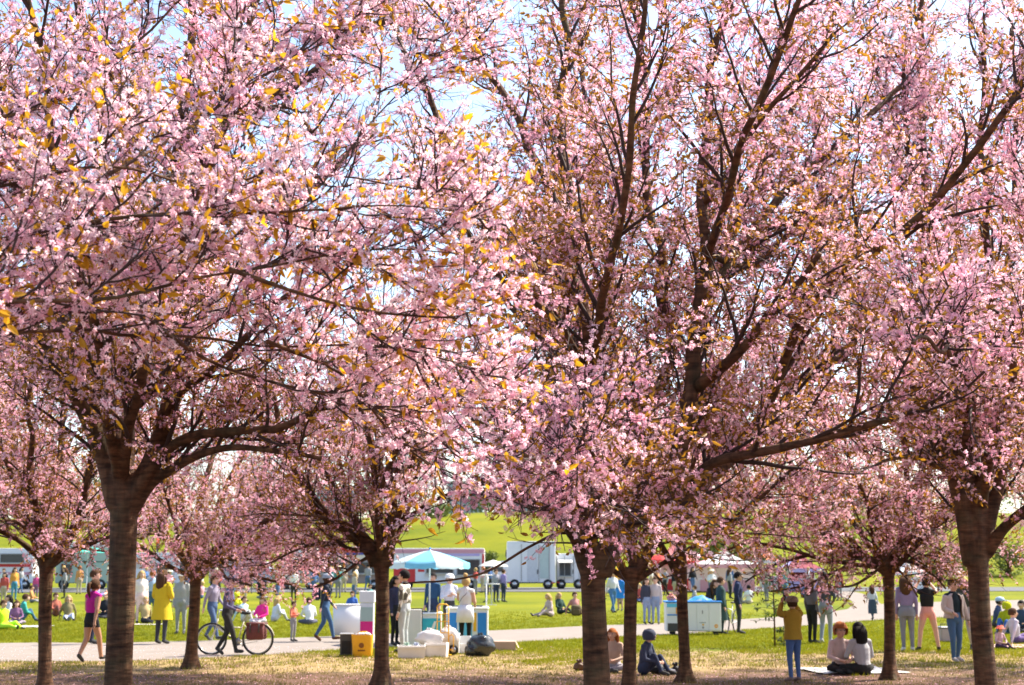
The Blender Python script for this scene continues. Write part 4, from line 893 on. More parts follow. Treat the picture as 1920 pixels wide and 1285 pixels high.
W_('striding man in blue jeans and dark jacket with a backpack', 608, 1203, 122, 100, 'walk', shirt=(.03, .035, .05), pants=(.06, .12, .22), shoes=(.09, .04, .02), hair='cap', hcol='brown', cap=(.3, .33, .38), near=True, extras=[ex_backpack((.04, .05, .08))])
W_('vendor in a camouflage jacket and pale grey trousers beside the cart', 757, 1224, 150, -110, 'bend' if False else 'stand', shirt=(.42, .38, .33), pants=(.46, .50, .50), hair='short', hcol='black', near=True)
person('woman in a white vest and white apron serving at the ice cream freezer', at_Y(873, 35.5), 1.72, 168, 'reach', shirt=(.72, .70, .68), pants=(.02, .02, .02), hair='bun', hcol='blond', sleeves='none', near=True, extras=[ex_apron((.75, .75, .78), .36)])
person('vendor in a white cap and dark apron behind the ice cream freezer', at_Y(843, 39.5), 1.75, 15, 'hold', shirt=(.6, .6, .68), pants=(.05, .05, .05), hair='cap', hcol='grey', cap=(.75, .72, .70), near=True)
person('customer in a black and blue striped tracksuit behind the umbrella pole', at_Y(812, 41.5), 1.78, -20, 'stand', shirt=(.03, .08, .16), pants=(.03, .05, .10), hair='short', hcol='black', near=True)
person('bystander in a dark blue top hidden half behind the vendor', at_Y(742, 36.5), 1.72, 60, 'stand', shirt=(.03, .03, .06), pants=(.02, .02, .02), hair='long', hcol='black')
W_('girl in a mustard jacket and cap raising a phone to the blossoms', 1490, 1279, 153, 205, 'photo', shirt=(.38, .23, .035), pants=(.08, .13, .27), shoes=(.25, .17, .15), hair='cap', hcol='brown', cap=(.26, .19, .14), near=True, extras=[ex_coat((.38, .23, .03), .50, 0, 'jacket'), ex_phone()])
person('seated person with curly brown hair in a pale pink blouse on the blanket', at_Y(1566, 27.3), 1.66, 10, 'sit_cross_lean', shirt=(.62, .46, .42), pants=(.025, .022, .022), hair='curly', hcol='ginger', near=True)
person('seated woman in a light grey shirt with long dark hair seen from behind', at_Y(1612, 26.9), 1.74, 195, 'sit_cross_lean', shirt=(.42, .41, .42), pants=(.03, .03, .03), hair='long', hcol='black', near=True, extras=[])
W_('standing person in pale blue jeans under the low blossoms', 1550, 1206, 128, 150, 'arm_out', shirt=(.08, .09, .11), pants=(.34, .38, .44), shoes=(.6, .6, .6), hair='short', hcol='black', near=True)
W_('person in black leggings and boots behind the girl in mustard', 1524, 1207, 118, 120, 'stand', shirt=(.12, .10, .12), pants=(.02, .02, .02), hair='long', near=True)
W_('person in wide grey trousers beside the woman in pink shorts', 1703, 1222, 140, 170, 'stand', shirt=(.22, .18, .32), pants=(.20, .21, .24), shoes=(.7, .7, .7), hair='long', hcol='brown', near=True, extras=[ex_skirt((.20, .21, .24), .58, .46, .115, 'trouser_waist')])
W_('woman in pink shorts and a black top photographing blossoms with raised arms', 1742, 1221, 134, 175, 'wide', Hmax=1.72, shirt=(.02, .02, .022), pants=(.72, .33, .28), shoes=(.04, .04, .04), hair='bun', hcol='black', sleeves='none', legs='shorts', near=True)
W_('man with sunglasses in an open beige jacket, black shirt and jeans', 1793, 1242, 150, 20, 'arm_out', shirt=(.02, .03, .035), pants=(.07, .13, .22), shoes=(.45, .38, .34), hair='short', hcol='brown', near=True, extras=[ex_open_jacket((.52, .42, .36), .53), ex_sunglasses()])
W_('blond person in a dark jacket walking behind the beige jacket man', 1812, 1222, 136, -30, 'walk', shirt=(.05, .06, .05), pants=(.35, .34, .38), hair='long', hcol='blond', near=True)
W_('man in dark grey trousers and navy jacket standing right of the white cart', 1386, 1189, 112, 80, 'stand', shirt=(.03, .04, .09), pants=(.05, .055, .055), hair='short', hcol='black', near=True)
person('woman with dark hair leaning over the white vendor cart', at_Y(1325, 44.0), 1.68, 40, 'bend', shirt=(.02, .02, .025), pants=(.03, .03, .03), hair='long', hcol='brown', near=True)
W_('customer in a long dark green coat beside the white vendor cart', 1353, 1190, 104, 100, 'stand', shirt=(.04, .08, .07), pants=(.05, .07, .07), hair='short', hcol='brown', near=True, extras=[ex_coat((.04, .07, .065), .25)])
person('hunched person in a dark navy hooded jacket seated by the thin trunk', at_Y(1204, 27.0), 1.52, 60, 'sit_up_lean', shirt=(.05, .06, .10), pants=(.04, .05, .09), hair='hood', hcol='black', cap=(.06, .07, .11), near=True)
person('seated person with ginger hair and a peach top between two trunks', at_Y(1150, 27.6), 1.5, -20, 'sit_cross_lean', shirt=(.46, .33, .26), pants=(.36, .33, .36), hair='long', hcol='ginger', near=True)
W_('person in a navy skirt walking away on the curving path', 1637, 1164, 64, 190, 'walk', shirt=(.5, .5, .52), pants=(.05, .07, .1), hair='long', near=False, extras=[ex_skirt((.05, .07, .10), .6, .2, .13)])
W_('left person of the couple in pale jeans near the path', 1213, 1171, 84, 20, 'stand', shirt=(.05, .05, .07), pants=(.25, .30, .42), hair='long')
W_('right person of the couple in pale jeans near the path', 1230, 1171, 86, -10, 'stand', shirt=(.5, .42, .4), pants=(.24, .29, .40), hair='short')
W_('person in white shirt and blue jeans on the lawn between trunks', 1149, 1151, 78, 30, 'walk', shirt=(.6, .6, .62), pants=(.08, .18, .34), hair='long', hcol='ginger')
W_('person in a bright blue dress on the lawn between trunks', 1163, 1146, 66, -30, 'stand', shirt=(.03, .20, .55), pants=(.5, .3, .25), hair='short', hcol='black', extras=[ex_skirt((.03, .22, .6), .6, .35, .14, 'dress_skirt')])
W_('standing person in an orange top and teal jeans on the left lawn', 25, 1130, 60, 40, 'stand', shirt=(.6, .28, .06), pants=(.06, .22, .34), hair='long')
W_('person in a pink top standing beyond the far left trunk', 66, 1128, 46, 0, 'stand', shirt=(.55, .08, .25), pants=(.2, .1, .2), hair='short')
W_('person in white and pink half hidden behind the thick left trunk', 262, 1170, 96, 30, 'stand', shirt=(.72, .62, .58), pants=(.7, .5, .48), hair='long', hcol='blond')
W_('person in a pale blue shirt left of the yellow coat', 283, 1165, 92, 200, 'stand', shirt=(.35, .45, .6), pants=(.06, .12, .2), hair='short', hcol='ginger')
# ---- people sitting on the lawn
def sit(label, px, by, yaw, kind, H=1.68, lie=False, **k):
    g = G(px, by); return person(label, g, H, yaw, kind, group='people sitting on the lawn', **k)
sit('lounging person in a neon yellow top at the far left edge', 6, 1181, 60, 'sit_out_back', shirt=(.62, .95, .03), pants=(.5, .8, .05), hcol='brown')
sit('seated person in white top behind the neon yellow one', 12, 1163, -40, 'sit_cross', shirt=(.6, .58, .6), pants=(.1, .1, .15), hcol='black', hair='long')
sit('seated person in a teal shirt in the left picnic group', 38, 1166, 120, 'sit_up_lean', H=1.8, shirt=(.05, .32, .28), pants=(.05, .12, .2), hcol='brown')
sit('seated person in a purple top in the left picnic group', 28, 1172, 30, 'sit_cross_lean', H=1.5, shirt=(.20, .10, .20), pants=(.3, .25, .3), hcol='brown', hair='long')
sit('seated blond person in khaki with light jeans left of the magenta top', 127, 1164, 20, 'sit_out_back', shirt=(.22, .18, .09), pants=(.42, .46, .62), hcol='blond', hair='long')
sit('seated person in a black jacket beside the thick left trunk', 196, 1160, 0, 'sit_cross', H=1.78, shirt=(.02, .022, .03), pants=(.03, .03, .04), hcol='brown')
sit('seated person in reddish brown left of the khaki sitter', 104, 1156, 50, 'sit_up', shirt=(.32, .10, .07), pants=(.2, .08, .07), hcol='brown')
sit('seated blond person in black between trunk and yellow coat', 272, 1170, 40, 'sit_out_back', H=1.72, shirt=(.40, .30, .15), pants=(.03, .03, .035), hcol='blond', hair='long')
sit('seated person in a light blue shirt above the bicycle', 458, 1167, 60, 'sit_up_back', shirt=(.50, .66, .78), pants=(.6, .55, .52), hcol='brown')
sit('seated person in a yellow hood behind the bicycle', 442, 1152, 0, 'sit_up', shirt=(.75, .70, .03), pants=(.1, .1, .1), hair='hood', hcol='black', cap=(.75, .70, .03))
sit('seated person in a hot pink top behind the pannier bag', 490, 1170, -20, 'sit_cross', shirt=(.85, .03, .28), pants=(.7, .6, .6), hcol='brown', hair='long')
sit('seated person in a pale blue cape right of the hot pink top', 514, 1166, 120, 'sit_up_lean', shirt=(.55, .60, .72), pants=(.5, .5, .55), hcol='blond', hair='long')
sit('seated person in a white t-shirt beside the coral dressed child', 580, 1172, 200, 'sit_cross_lean', shirt=(.72, .70, .76), pants=(.1, .1, .15), hcol='brown')
sit('seated person in blue behind the white counter panel', 660, 1150, 0, 'sit_cross', shirt=(.05, .12, .4), pants=(.05, .05, .1), hcol='brown')
sit('left seated person of the beige pair on the middle lawn', 1033, 1157, -60, 'sit_out_lean', H=1.66, shirt=(.50, .38, .36), pants=(.42, .33, .33), hcol='blond', hair='long')
sit('seated person in dark green with blond hair on the middle lawn', 1050, 1152, 40, 'sit_out', H=1.62, shirt=(.03, .06, .05), pants=(.02, .03, .03), hcol='blond', hair='long')
sit('seated person in a dusty rose top left of the thick forked trunk', 1079, 1154, 30, 'sit_out_back', H=1.7, shirt=(.42, .20, .18), pants=(.22, .14, .06), hcol='brown')
sit('seated person in dark blue with grey cap at the right', 1868, 1178, 60, 'sit_up_lean', H=1.8, shirt=(.05, .07, .14), pants=(.06, .05, .05), hair='cap', hcol='black', cap=(.4, .5, .6), near=True)
sit('seated person in an acid yellow hoodie with blue jeans', 1889, 1189, -40, 'sit_up', H=1.74, shirt=(.40, .38, .01), pants=(.05, .12, .34), hair='hood', hcol='brown', cap=(.48, .46, .01), near=True)
sit('seated person in navy at the right edge of the lawn', 1917, 1186, -30, 'sit_cross', H=1.74, shirt=(.04, .06, .10), pants=(.03, .03, .04), hcol='black')
sit('small child in a coral sun hat on the pink blanket', 1873, 1217, 20, 'sit_out_lean', H=1.0, shirt=(.55, .35, .40), pants=(.06, .03, .07), hair='hat', hcol='brown', cap=(.90, .16, .11), near=True)
sit('person in purple trousers seated behind the child in the coral hat', 1905, 1208, 100, 'sit_out_back', H=1.66, shirt=(.5, .45, .5), pants=(.14, .09, .22), hcol='brown', near=True)
# ---- crowd between the trucks and the lawn: each its own look and place
spots = [(8, 1100, 'by the far left white truck'), (40, 1104, 'right of the far left truck'), (120, 1103, 'before the pale green trailer'), (150, 1106, 'under the teal parasol'), (205, 1102, 'right of the teal parasol'),
 (240, 1105, 'left of the white van'), (275, 1100, 'before the white van'), (318, 1104, 'right end of the white van'), (400, 1102, 'left of the white food stall'), (436, 1105, 'well left of the white food stall'), (470, 1100, 'beside the white food stall'), (520, 1103, 'before the white food stall'),
 (556, 1101, 'at the white food stall counter'), (590, 1105, 'right of the white food stall'), (622, 1102, 'before the red striped truck'), (645, 1106, 'at the red striped truck window'), (668, 1101, 'right of the red striped truck'), (690, 1104, 'between the red trucks'),
 (892, 1103, 'before the pink roofed truck'), (905, 1106, 'at the right post of the pink roofed truck'), (918, 1101, 'left of the white box truck'), (1180, 1104, 'behind the slender trunk'), (1205, 1101, 'left of the red parasol'), (1220, 1105, 'under the red parasol'), (1247, 1102, 'right of the red parasol'),
 (1298, 1104, 'before the pale grey tent'), (1330, 1101, 'under the pale grey tent'), (1368, 1105, 'right of the pale tent'), (1440, 1102, 'left of the maroon tent'), (1475, 1105, 'before the maroon tent'), (1515, 1101, 'right of the maroon tent'), (1700, 1103, 'far right beyond the slim tree'), (1760, 1100, 'far right near the hill foot')]
palette = [('white', (.7, .7, .7)), ('black', (.02, .02, .025)), ('red', (.42, .08, .07)), ('blue', (.08, .15, .32)), ('beige', (.5, .42, .33)), ('grey', (.3, .3, .32)), ('orange', (.50, .24, .09)), ('pink', (.7, .35, .4)), ('teal', (.08, .24, .24))]
pal2 = [('blue jeans', (.08, .14, .28)), ('black trousers', (.03, .03, .03)), ('beige trousers', (.4, .34, .26)), ('grey trousers', (.2, .2, .22))]
for i, (px, fy, where) in enumerate(spots):
    cn, c = palette[(i * 5 + i // 9) % 9]; pn, pc = pal2[(i * 3 + 1) % 4]; Y = 86 + (i * 37 % 80) / 10.0
    person('far person in %s and %s %s' % (cn, pn, where), at_Y(px, Y), 1.62 + .04 * (i % 6), (i * 73) % 360, ['stand', 'walk', 'hold', 'stand'][i % 4], shirt=c, pants=pc, hair=['short', 'long', 'short'][i % 3], hcol=['brown', 'black', 'blond', 'ginger'][i % 4], group='people standing by the food trucks')
for i in range(34):
    px = 10 + i * 36 + (i * 17 % 23) if i < 20 else 1130 + (i - 20) * 34; fy = 0; Y = 72 + (i * 29 % 100) / 9.0
    if 940 < px < 1120: continue
    near_ = min(spots, key=lambda q: abs(q[0] - px))[2]; cn, c = palette[(i * 4 + 2 + i // 9) % 9]; pn, pc = pal2[(i + 2) % 4]; sitting = i % 3 == 1
    person('%s in %s with %s, grass %s' % ('sitter' if sitting else 'figure', cn, pn, near_.replace('before', 'facing')), at_Y(px, Y), 1.6 + .04 * (i % 6), (i * 97) % 360, 'sit_cross' if sitting else ['stand', 'walk', 'hold'][i % 3], shirt=c, pants=pc, hair=['long', 'short', 'hat'][i % 3], hcol=['black', 'brown', 'blond', 'brown'][i % 4], cap=(.6, .55, .4), group='people at the far side of the lawn')
for i, (px, py, cn, c) in enumerate([(953, 1010, 'navy', (.03, .04, .09)), (966, 1010, 'pale grey', (.5, .5, .5)), (690, 1018, 'dark brown', (.08, .05, .04)), (565, 985, 'orange', (.8, .3, .06)), (480, 978, 'slate blue', (.12, .15, .22)), (294, 985, 'red', (.7, .1, .04))]):
    Y = 128 + i * 2; x = P(px, 1060, Y).x
    person('tiny figure in %s standing on the green hillside' % cn, (x, Y, 0), 1.7, i * 50, 'stand', shirt=c, pants=(.06, .07, .1), group='figures on the hillside')
# ------------------------------------------------------------------ props beside the path
WHITE = mat('white_plastic', (.74, .73, .71), .5, .04, 5, spec=.4); WHITE2 = mat('white_painted_metal', (.70, .70, .71), .4, .06, 2, bump=.05, spec=.5)
BLUE = mat('bright_blue_panel', (.02, .22, .62), .45, .12, 2); LBLUE = mat('light_blue_panel', (.12, .50, .72), .45, .15, 3); YELL = mat('yellow_paint', (.78, .42, .01), .45, .08, 6)
GREYD = mat('dark_grey_plastic', (.06, .058, .055), .55, .15, 6); GREYM = mat('mid_grey_metal', (.28, .28, .29), .45, .1, 6, metal=.5); BLACK = mat('black_rubber', (.015, .015, .016), .7, .2, 9)
PINK = mat('magenta_panel', (.72, .02, .20), .5, .06, 3); MINT = mat('grey_green_panel', (.38, .48, .42), .5, .08, 3); ORNG = mat('orange_stripe', (.80, .33, .02), .5, .08, 3)
STEEL = mat('steel', (.5, .5, .5), .3, .05, 8, metal=.9); GLASS = mat('dark_window_glass', (.03, .04, .045), .08, .2, 2, spec=.8); REDM = mat('red_paint', (.55, .03, .03), .45, .08, 3); CREAM = mat('cream_paint', (.66, .58, .44), .5, .06, 3)
CARD = mat('brown_cardboard', (.42, .30, .23), .85, .1, 5); BAGB = mat('black_bin_bag', (.018, .022, .022), .22, .3, 6, bump=.5, bscale=9, spec=.7); MAROON = mat('maroon_canvas', (.22, .03, .05), .8, .1, 3)
TEAL = mat('teal_canvas', (.06, .45, .38), .8, .1, 3, trans=.2); REDC = mat('red_canvas', (.62, .05, .05), .8, .08, 3, trans=.3); PALEC = mat('pale_canvas', (.62, .62, .60), .8, .05, 3, trans=.25); PINKC = mat('faded_pink_canvas', (.70, .36, .42), .8, .06, 3, trans=.25)
LILAC = mat('lilac_panel', (.42, .34, .62), .5, .06, 3)
def gx(px, Y): return P(px, 1060, Y).x
def T(name, label, cat, px, Y, rz=0, group=None, z=0): x = gx(px, Y); return thing(name, label, cat, (x, Y, hgt(x, Y) + z), R(rz), group)

# bicycle with two panniers, side-on, pushed to the left
Yb = G(450, 1228).y
b0 = T('bicycle', 'cream framed bicycle with dark red pannier bags being pushed on the path', 'bicycle', 444, Yb, -4)
RW = .345; xw = .535; FR = mat('cream_bike_frame', (.62, .58, .46), .35, .05, 9, spec=.6)
for sx in (-1, 1):
    w = MB(); n = 40; w.tube([(sx * xw + RW * math.cos(a), 0, RW + .005 + RW * math.sin(a)) for a in np.linspace(0, 2 * math.pi, n + 1)], .02, BLACK, 8, False)
    wo = w.build('tyre', b0, True)
    w = MB(); w.tube([(sx * xw + (RW - .03) * math.cos(a), 0, RW + .005 + (RW - .03) * math.sin(a)) for a in np.linspace(0, 2 * math.pi, n + 1)], .011, STEEL, 6, False)
    w.lathe((sx * xw, -.04, RW + .005), [(.0, 0), (.022, 0), (.022, .08), (0, .08)], STEEL, 12, 'Y')
    for k in range(20):
        a = k * math.pi / 10; w.tube([(sx * xw + .02 * math.cos(a + .4), .015 * (-1) ** k, RW + .02 * math.sin(a + .4)), (sx * xw + (RW - .03) * math.cos(a), 0, RW + .005 + (RW - .03) * math.sin(a))], .0016, STEEL, 3, False)
    w.build('wheel_rim', b0, True)
f = MB(); bbk = (0.07, 0, .29); st = (.20, 0, .74); hd = (-.40, 0, .80); hb = (-.43, 0, .62)
for a, c, r in ((bbk, st, .016), (bbk, hb, .020), ((.17, 0, .60), hb, .014), (hb, hd, .018), ((xw, .04, RW), bbk, .009), ((xw, -.04, RW), bbk, .009), ((xw, .04, RW), (.19, 0, .68), .008), ((xw, -.04, RW), (.19, 0, .68), .008), (hb, (-.49, .05, .45), .012), ((-.49, .05, .45), (-xw, .05, RW), .010), (hb, (-.49, -.05, .45), .012), ((-.49, -.05, .45), (-xw, -.05, RW), .010)): f.tube([a, c], r, FR, 8)
f.build('frame', b0, True)
f = MB(); f.tube([(-.40, 0, .80), (-.37, 0, .98)], .013, STEEL, 8); f.tube([(-.22, .27, .98), (-.33, .22, 1.0), (-.38, 0, .99), (-.33, -.22, 1.0), (-.22, -.27, .98)], .012, STEEL, 8); f.tube([(-.22, .27, .98), (-.14, .28, .97)], .018, BLACK, 8); f.tube([(-.22, -.27, .98), (-.14, -.28, .97)], .018, BLACK, 8); f.build('handlebar', b0, True)
f = MB(); f.ball((.24, 0, .93), .09, BLACK, 12, 8, (1.45, .9, .42)); f.tube([(.20, 0, .74), (.23, 0, .90)], .013, STEEL, 8); f.build('saddle', b0, True)
f = MB(); f.lathe((.07, -.055, .29), [(0, 0), (.09, 0), (.09, .006), (0, .006)], STEEL, 20, 'Y')
for s in (-1, 1): f.tube([(.07, s * .07, .29), (.07 + s * .12, s * .075, .29 - s * .10)], .009, STEEL, 6); f.box((.07 + s * .12, s * .12, .29 - s * .10), (.09, .08, .02), BLACK)
f.tube([(.07, -.052, .375), (xw, -.052, .385)], .004, GREYD, 4); f.tube([(.07, -.052, .205), (xw, -.052, .305)], .004, GREYD, 4); f.build('crankset', b0, True)
f = MB()
for s in (-.05, .05): f.tube([(.28, s, .72), (.72, s, .72)], .006, GREYD, 6); f.tube([(.66, s, .72), (xw, s, RW)], .006, GREYD, 6)
f.tube([(.18 + RW * 0, 0, 0)] and [(xw + (RW + .03) * math.cos(a), 0, RW + (RW + .03) * math.sin(a)) for a in np.linspace(.2, 2.6, 16)], .012, FR, 6); f.build('carrier_rack', b0, True)
PANN = mat('dark_red_pannier', (.13, .035, .035), .7, .15, 8, bump=.3)
for s in (-1, 1):
    f = MB(); f.box((.50, s * .13, .52), (.40, .13, .36), PANN, bev=.035); f.box((.50, s * .135, .69), (.42, .145, .07), PANN, bev=.02)
    for q in (-.1, .1): f.box((.50 + q, s * .205, .60), (.03, .008, .20), GREYD)
    f.build('pannier_bag', b0, True)

# umbrella over the freezers
Yu = 37.5
u = T('parasol', 'large parasol with blue and white panels over the ice cream freezers', 'parasol', 806, Yu)
zt, ze, ru = 2.38, 2.06, 1.06
for k in range(8):
    a0, a1 = k * math.pi / 4 + .2, (k + 1) * math.pi / 4 + .2; c = MB(); V = []
    for j in range(6):
        t = j / 5; r = .04 + (ru - .04) * t; z = zt - (zt - ze) * t ** 1.25
        for i in range(6): s = i / 5; a = a0 + (a1 - a0) * s; V.append((r * math.cos(a) * (1 - .05 * math.sin(math.pi * s) * t), r * math.sin(a) * (1 - .05 * math.sin(math.pi * s) * t), z - .03 * math.sin(math.pi * s) * t))
    for i in range(6): v = V[30 + i]; V.append((v[0] * 1.005, v[1] * 1.005, v[2] - .12 - .02 * (i % 2)))
    c.add(V, [(j * 6 + i, j * 6 + i + 1, (j + 1) * 6 + i + 1, (j + 1) * 6 + i) for j in range(6) for i in range(5)], None)
    cm = mat('parasol_blue', (.20, .54, .76), .7, .2, 4, trans=.45) if k % 2 else mat('parasol_white_blue', (.66, .78, .82), .7, .18, 3, trans=.45)
    c.mats = [cm]; c.build('canopy_panel', u, True)
    c = MB(); c.tube([(0, 0, zt - .03), (ru * math.cos(a0), ru * math.sin(a0), ze - .01)], .007, STEEL, 5); c.build('rib', u, True)
c = MB(); c.tube([(0, 0, 0), (0, 0, zt + .03)], .022, WHITE, 10); c.ball((0, 0, zt + .05), .03, BLUE); c.build('pole', u, True)
c = MB(); c.lathe((0, 0, 0), [(0, 0), (.26, 0), (.26, .06), (.05, .10), (0, .10)], GREYD, 24); c.build('base', u, True)

def freezer(label, px, Y, W, D, H, front, rz=0, lid=WHITE, name='ice_cream_freezer'):
    f = T(name, label, 'freezer', px, Y, rz); b = MB(); b.box((0, 0, H * .5 + .03), (W, D, H - .14), WHITE2, bev=.02); b.build('body', f)
    b = MB(); b.box((0, 0, H - .02), (W + .04, D + .04, .08), lid, bev=.03); b.box((-W * .2, -D * .1, H + .035), (W * .35, D * .7, .03), GLASS, bev=.01); b.box((W * .2, -D * .1, H + .035), (W * .35, D * .7, .03), GLASS, bev=.01); b.build('lid', f)
    for (m, x0, x1, z0, z1) in front:
        b = MB(); b.box(((x0 + x1) / 2 * W, -D / 2 - .004, (z0 + z1) / 2 * H), ((x1 - x0) * W, .012, (z1 - z0) * H), m, bev=.003); b.build('front_panel', f)
    for sx in (-1, 1):
        for sy in (-1, 1):
            b = MB(); b.lathe((sx * W * .42, sy * D * .38 - .012, .04), [(0, 0), (.04, 0), (.04, .025), (0, .025)], BLACK, 12, 'Y'); b.build('castor', f)
    return f
freezer('white ice cream freezer with blue side panels behind the aproned woman', 877, 37.6, 1.08, .62, .92, [(BLUE, -.46, -.24, .22, .86), (LBLUE, -.2, .12, .22, .86), (YELL, .15, .22, .35, .86), (BLUE, .25, .46, .22, .86)])
fz = freezer('low white lidded freezer with turquoise graphics and a pink swoosh beside the umbrella pole', 806, 37.0, .62, .6, .80, [(mat('turquoise_panel', (.03, .42, .52), .45, .25, 6), -.48, .48, .2, .84)])
b = MB(); b.poly([(-.20, -.318, .22), (-.08, -.318, .22), (.02, -.318, .42), (-.05, -.318, .40)], PINK); b.poly([(.02, -.317, .3), (.12, -.317, .3), (.2, -.317, .6), (.14, -.317, .6)], WHITE); b.build('printed_swoosh', fz)
t = T('display_panel', 'tall white display panel with a black edge in front of the cart', 'panel', 776, 36.2, 8)
b = MB(); b.box((0, 0, .47), (.40, .34, .90), WHITE2, bev=.02); b.build('cabinet', t); b = MB()
for s in ((.205, .93), (.205, .03)): b.box((0, -.175, s[1]), (.42, .02, .025), GREYD)
b.box((.205, -.175, .48), (.025, .02, .92), GREYD); b.build('edge_frame', t)
t = T('slim_post', 'thin white post standing at the right end of the freezer', 'post', 912, 38.2)
b = MB(); b.tube([(0, 0, 0), (0, 0, 1.72)], .016, WHITE, 8); b.build('pole', t, True); b = MB(); b.box((0, 0, 1.74), (.34, .24, .03), WHITE, bev=.01); b.build('top_shelf', t); b = MB(); b.lathe((0, 0, 0), [(0, 0), (.14, 0), (.14, .02), (0, .03)], WHITE, 16); b.build('foot', t)
# white counter panel and drinks fridge left of the trunk
t = T('white_counter', 'curved white counter front left of the magenta column', 'counter', 654, 41.0)
V = []; n = 12
for z in (.05, .90):
    for k in range(n + 1): a = -1 + 2 * k / n; V.append((a * .42, -.22 * math.cos(a * 1.4), z))
b = MB(); b.add(V, [(k, k + 1, n + 2 + k, n + 1 + k) for k in range(n)], WHITE2); o = b.build('front_skin', t, True); md = o.modifiers.new('t', 'SOLIDIFY'); md.thickness = .02
b = MB(); b.add([(v[0] * 1.05, v[1] * 1.1, .915) for v in V[:n + 1]] + [(.44, .2, .915), (-.44, .2, .915)], [list(range(n + 3))], WHITE); o = b.build('counter_top', t); md = o.modifiers.new('t', 'SOLIDIFY'); md.thickness = .03
t = T('display_column', 'slim display column with grey green upper and magenta lower panel', 'display', 690, 38.5)
b = MB(); b.box((0, 0, .52), (.36, .30, .98), WHITE2, bev=.01); b.build('column', t); b = MB(); b.box((0, -.155, .72), (.33, .012, .36), MINT); b.build('upper_panel', t); b = MB(); b.box((0, -.155, .30), (.33, .012, .46), PINK); b.build('lower_panel', t)
b = MB(); b.box((0, 0, 1.17), (.40, .32, .30), WHITE, bev=.01); b.build('top_box', t)
# things on the grass
t = T('speaker_box', 'dark grey box with raised rim standing left of the yellow bag', 'box', 652, 32.4, 6)
b = MB(); b.box((0, 0, .24), (.28, .26, .46), GREYD, bev=.015); b.build('cabinet', t); b = MB(); b.box((0, 0, .485), (.30, .28, .035), mat('light_grey_rim', (.3, .3, .3), .5), bev=.01); b.build('lid', t); b = MB(); b.box((0, -.134, .2), (.2, .008, .28), BLACK); b.build('grille', t)
t = T('yellow_bag', 'large yellow shopping bag with a dark print beside the grey box', 'bag', 682, 32.2, -4)
YB = mat('yellow_woven_bag', (.80, .40, .012), .6, .15, 5, bump=.4, bscale=20)
b = MB(); V = []
for (z, w, d) in ((0, .20, .11), (.05, .215, .125), (.25, .225, .13), (.44, .235, .14), (.48, .24, .13)):
    for k in range(20):
        a = 2 * math.pi * k / 20; c, s = math.cos(a), math.sin(a); q = (abs(c) ** 4 + abs(s) ** 4) ** -.25; w2 = 1 + .03 * math.sin(a * 7 + z * 20); V.append((w * c * q * w2, d * s * q * w2, z))
b.add(V, [(j * 20 + k, j * 20 + (k + 1) % 20, (j + 1) * 20 + (k + 1) % 20, (j + 1) * 20 + k) for j in range(4) for k in range(20)], YB); b.add(V[:20], [list(range(20))[::-1]], YB); b.build('sack', t, True)
b = MB(); b.ball((.0, -.135, .25), .06, mat('dark_bag_print', (.22, .08, .01), .6), 12, 6, (1, .1, 1)); b.box((0, -.137, .14), (.16, .004, .03), MATS['dark_bag_print']); b.build('printed_emblem', t)
for s in (-1, 1): b = MB(); b.tube([(-.10, s * .10, .47), (-.07, s * .12, .54), (.07, s * .12, .54), (.10, s * .10, .47)], .010, YB, 6); b.build('handle', t, True)
b = MB(); b.ball((.02, 0, .47), .17, WHITE, 12, 6, (1.1, .6, .35), .6, 3); b.build('paper_filling', t, True)
def tub(label, px, Y, W, D, H, rz=0):
    t = T('polystyrene_box', label, 'box', px, Y, rz, 'white boxes on the grass'); b = MB(); w, d, th = W / 2, D / 2, .03
    o = [(-w * .92, -d * .92, 0), (w * .92, -d * .92, 0), (w * .92, d * .92, 0), (-w * .92, d * .92, 0), (-w, -d, H), (w, -d, H), (w, d, H), (-w, d, H), (-w + th, -d + th, H), (w - th, -d + th, H), (w - th, d - th, H), (-w + th, d - th, H), (-w + th, -d + th, .05), (w - th, -d + th, .05), (w - th, d - th, .05), (-w + th, d - th, .05)]
    b.add(o, [(0, 3, 2, 1), (0, 1, 5, 4), (1, 2, 6, 5), (2, 3, 7, 6), (3, 0, 4, 7), (4, 5, 9, 8), (5, 6, 10, 9), (6, 7, 11, 10), (7, 4, 8, 11), (8, 9, 13, 12), (9, 10, 14, 13), (10, 11, 15, 14), (11, 8, 12, 15), (12, 13, 14, 15)], mat('polystyrene', (.70, .66, .62), .9, .05, 9, bump=.2)); b.build('box', t)
    for s in (-1, 1): b = MB(); b.box((0, s * (D / 2 + .01), H - .04), (W * .98, .02, .05), MATS['polystyrene'], bev=.006); b.build('rim', t)
    return t
t1 = tub('long white polystyrene tub filled with plastic bags at the front', 773, 31.8, .62, .40, .27, 5); tub('square white box under the heap of white bags', 820, 32.2, .50, .38, .30, -6)
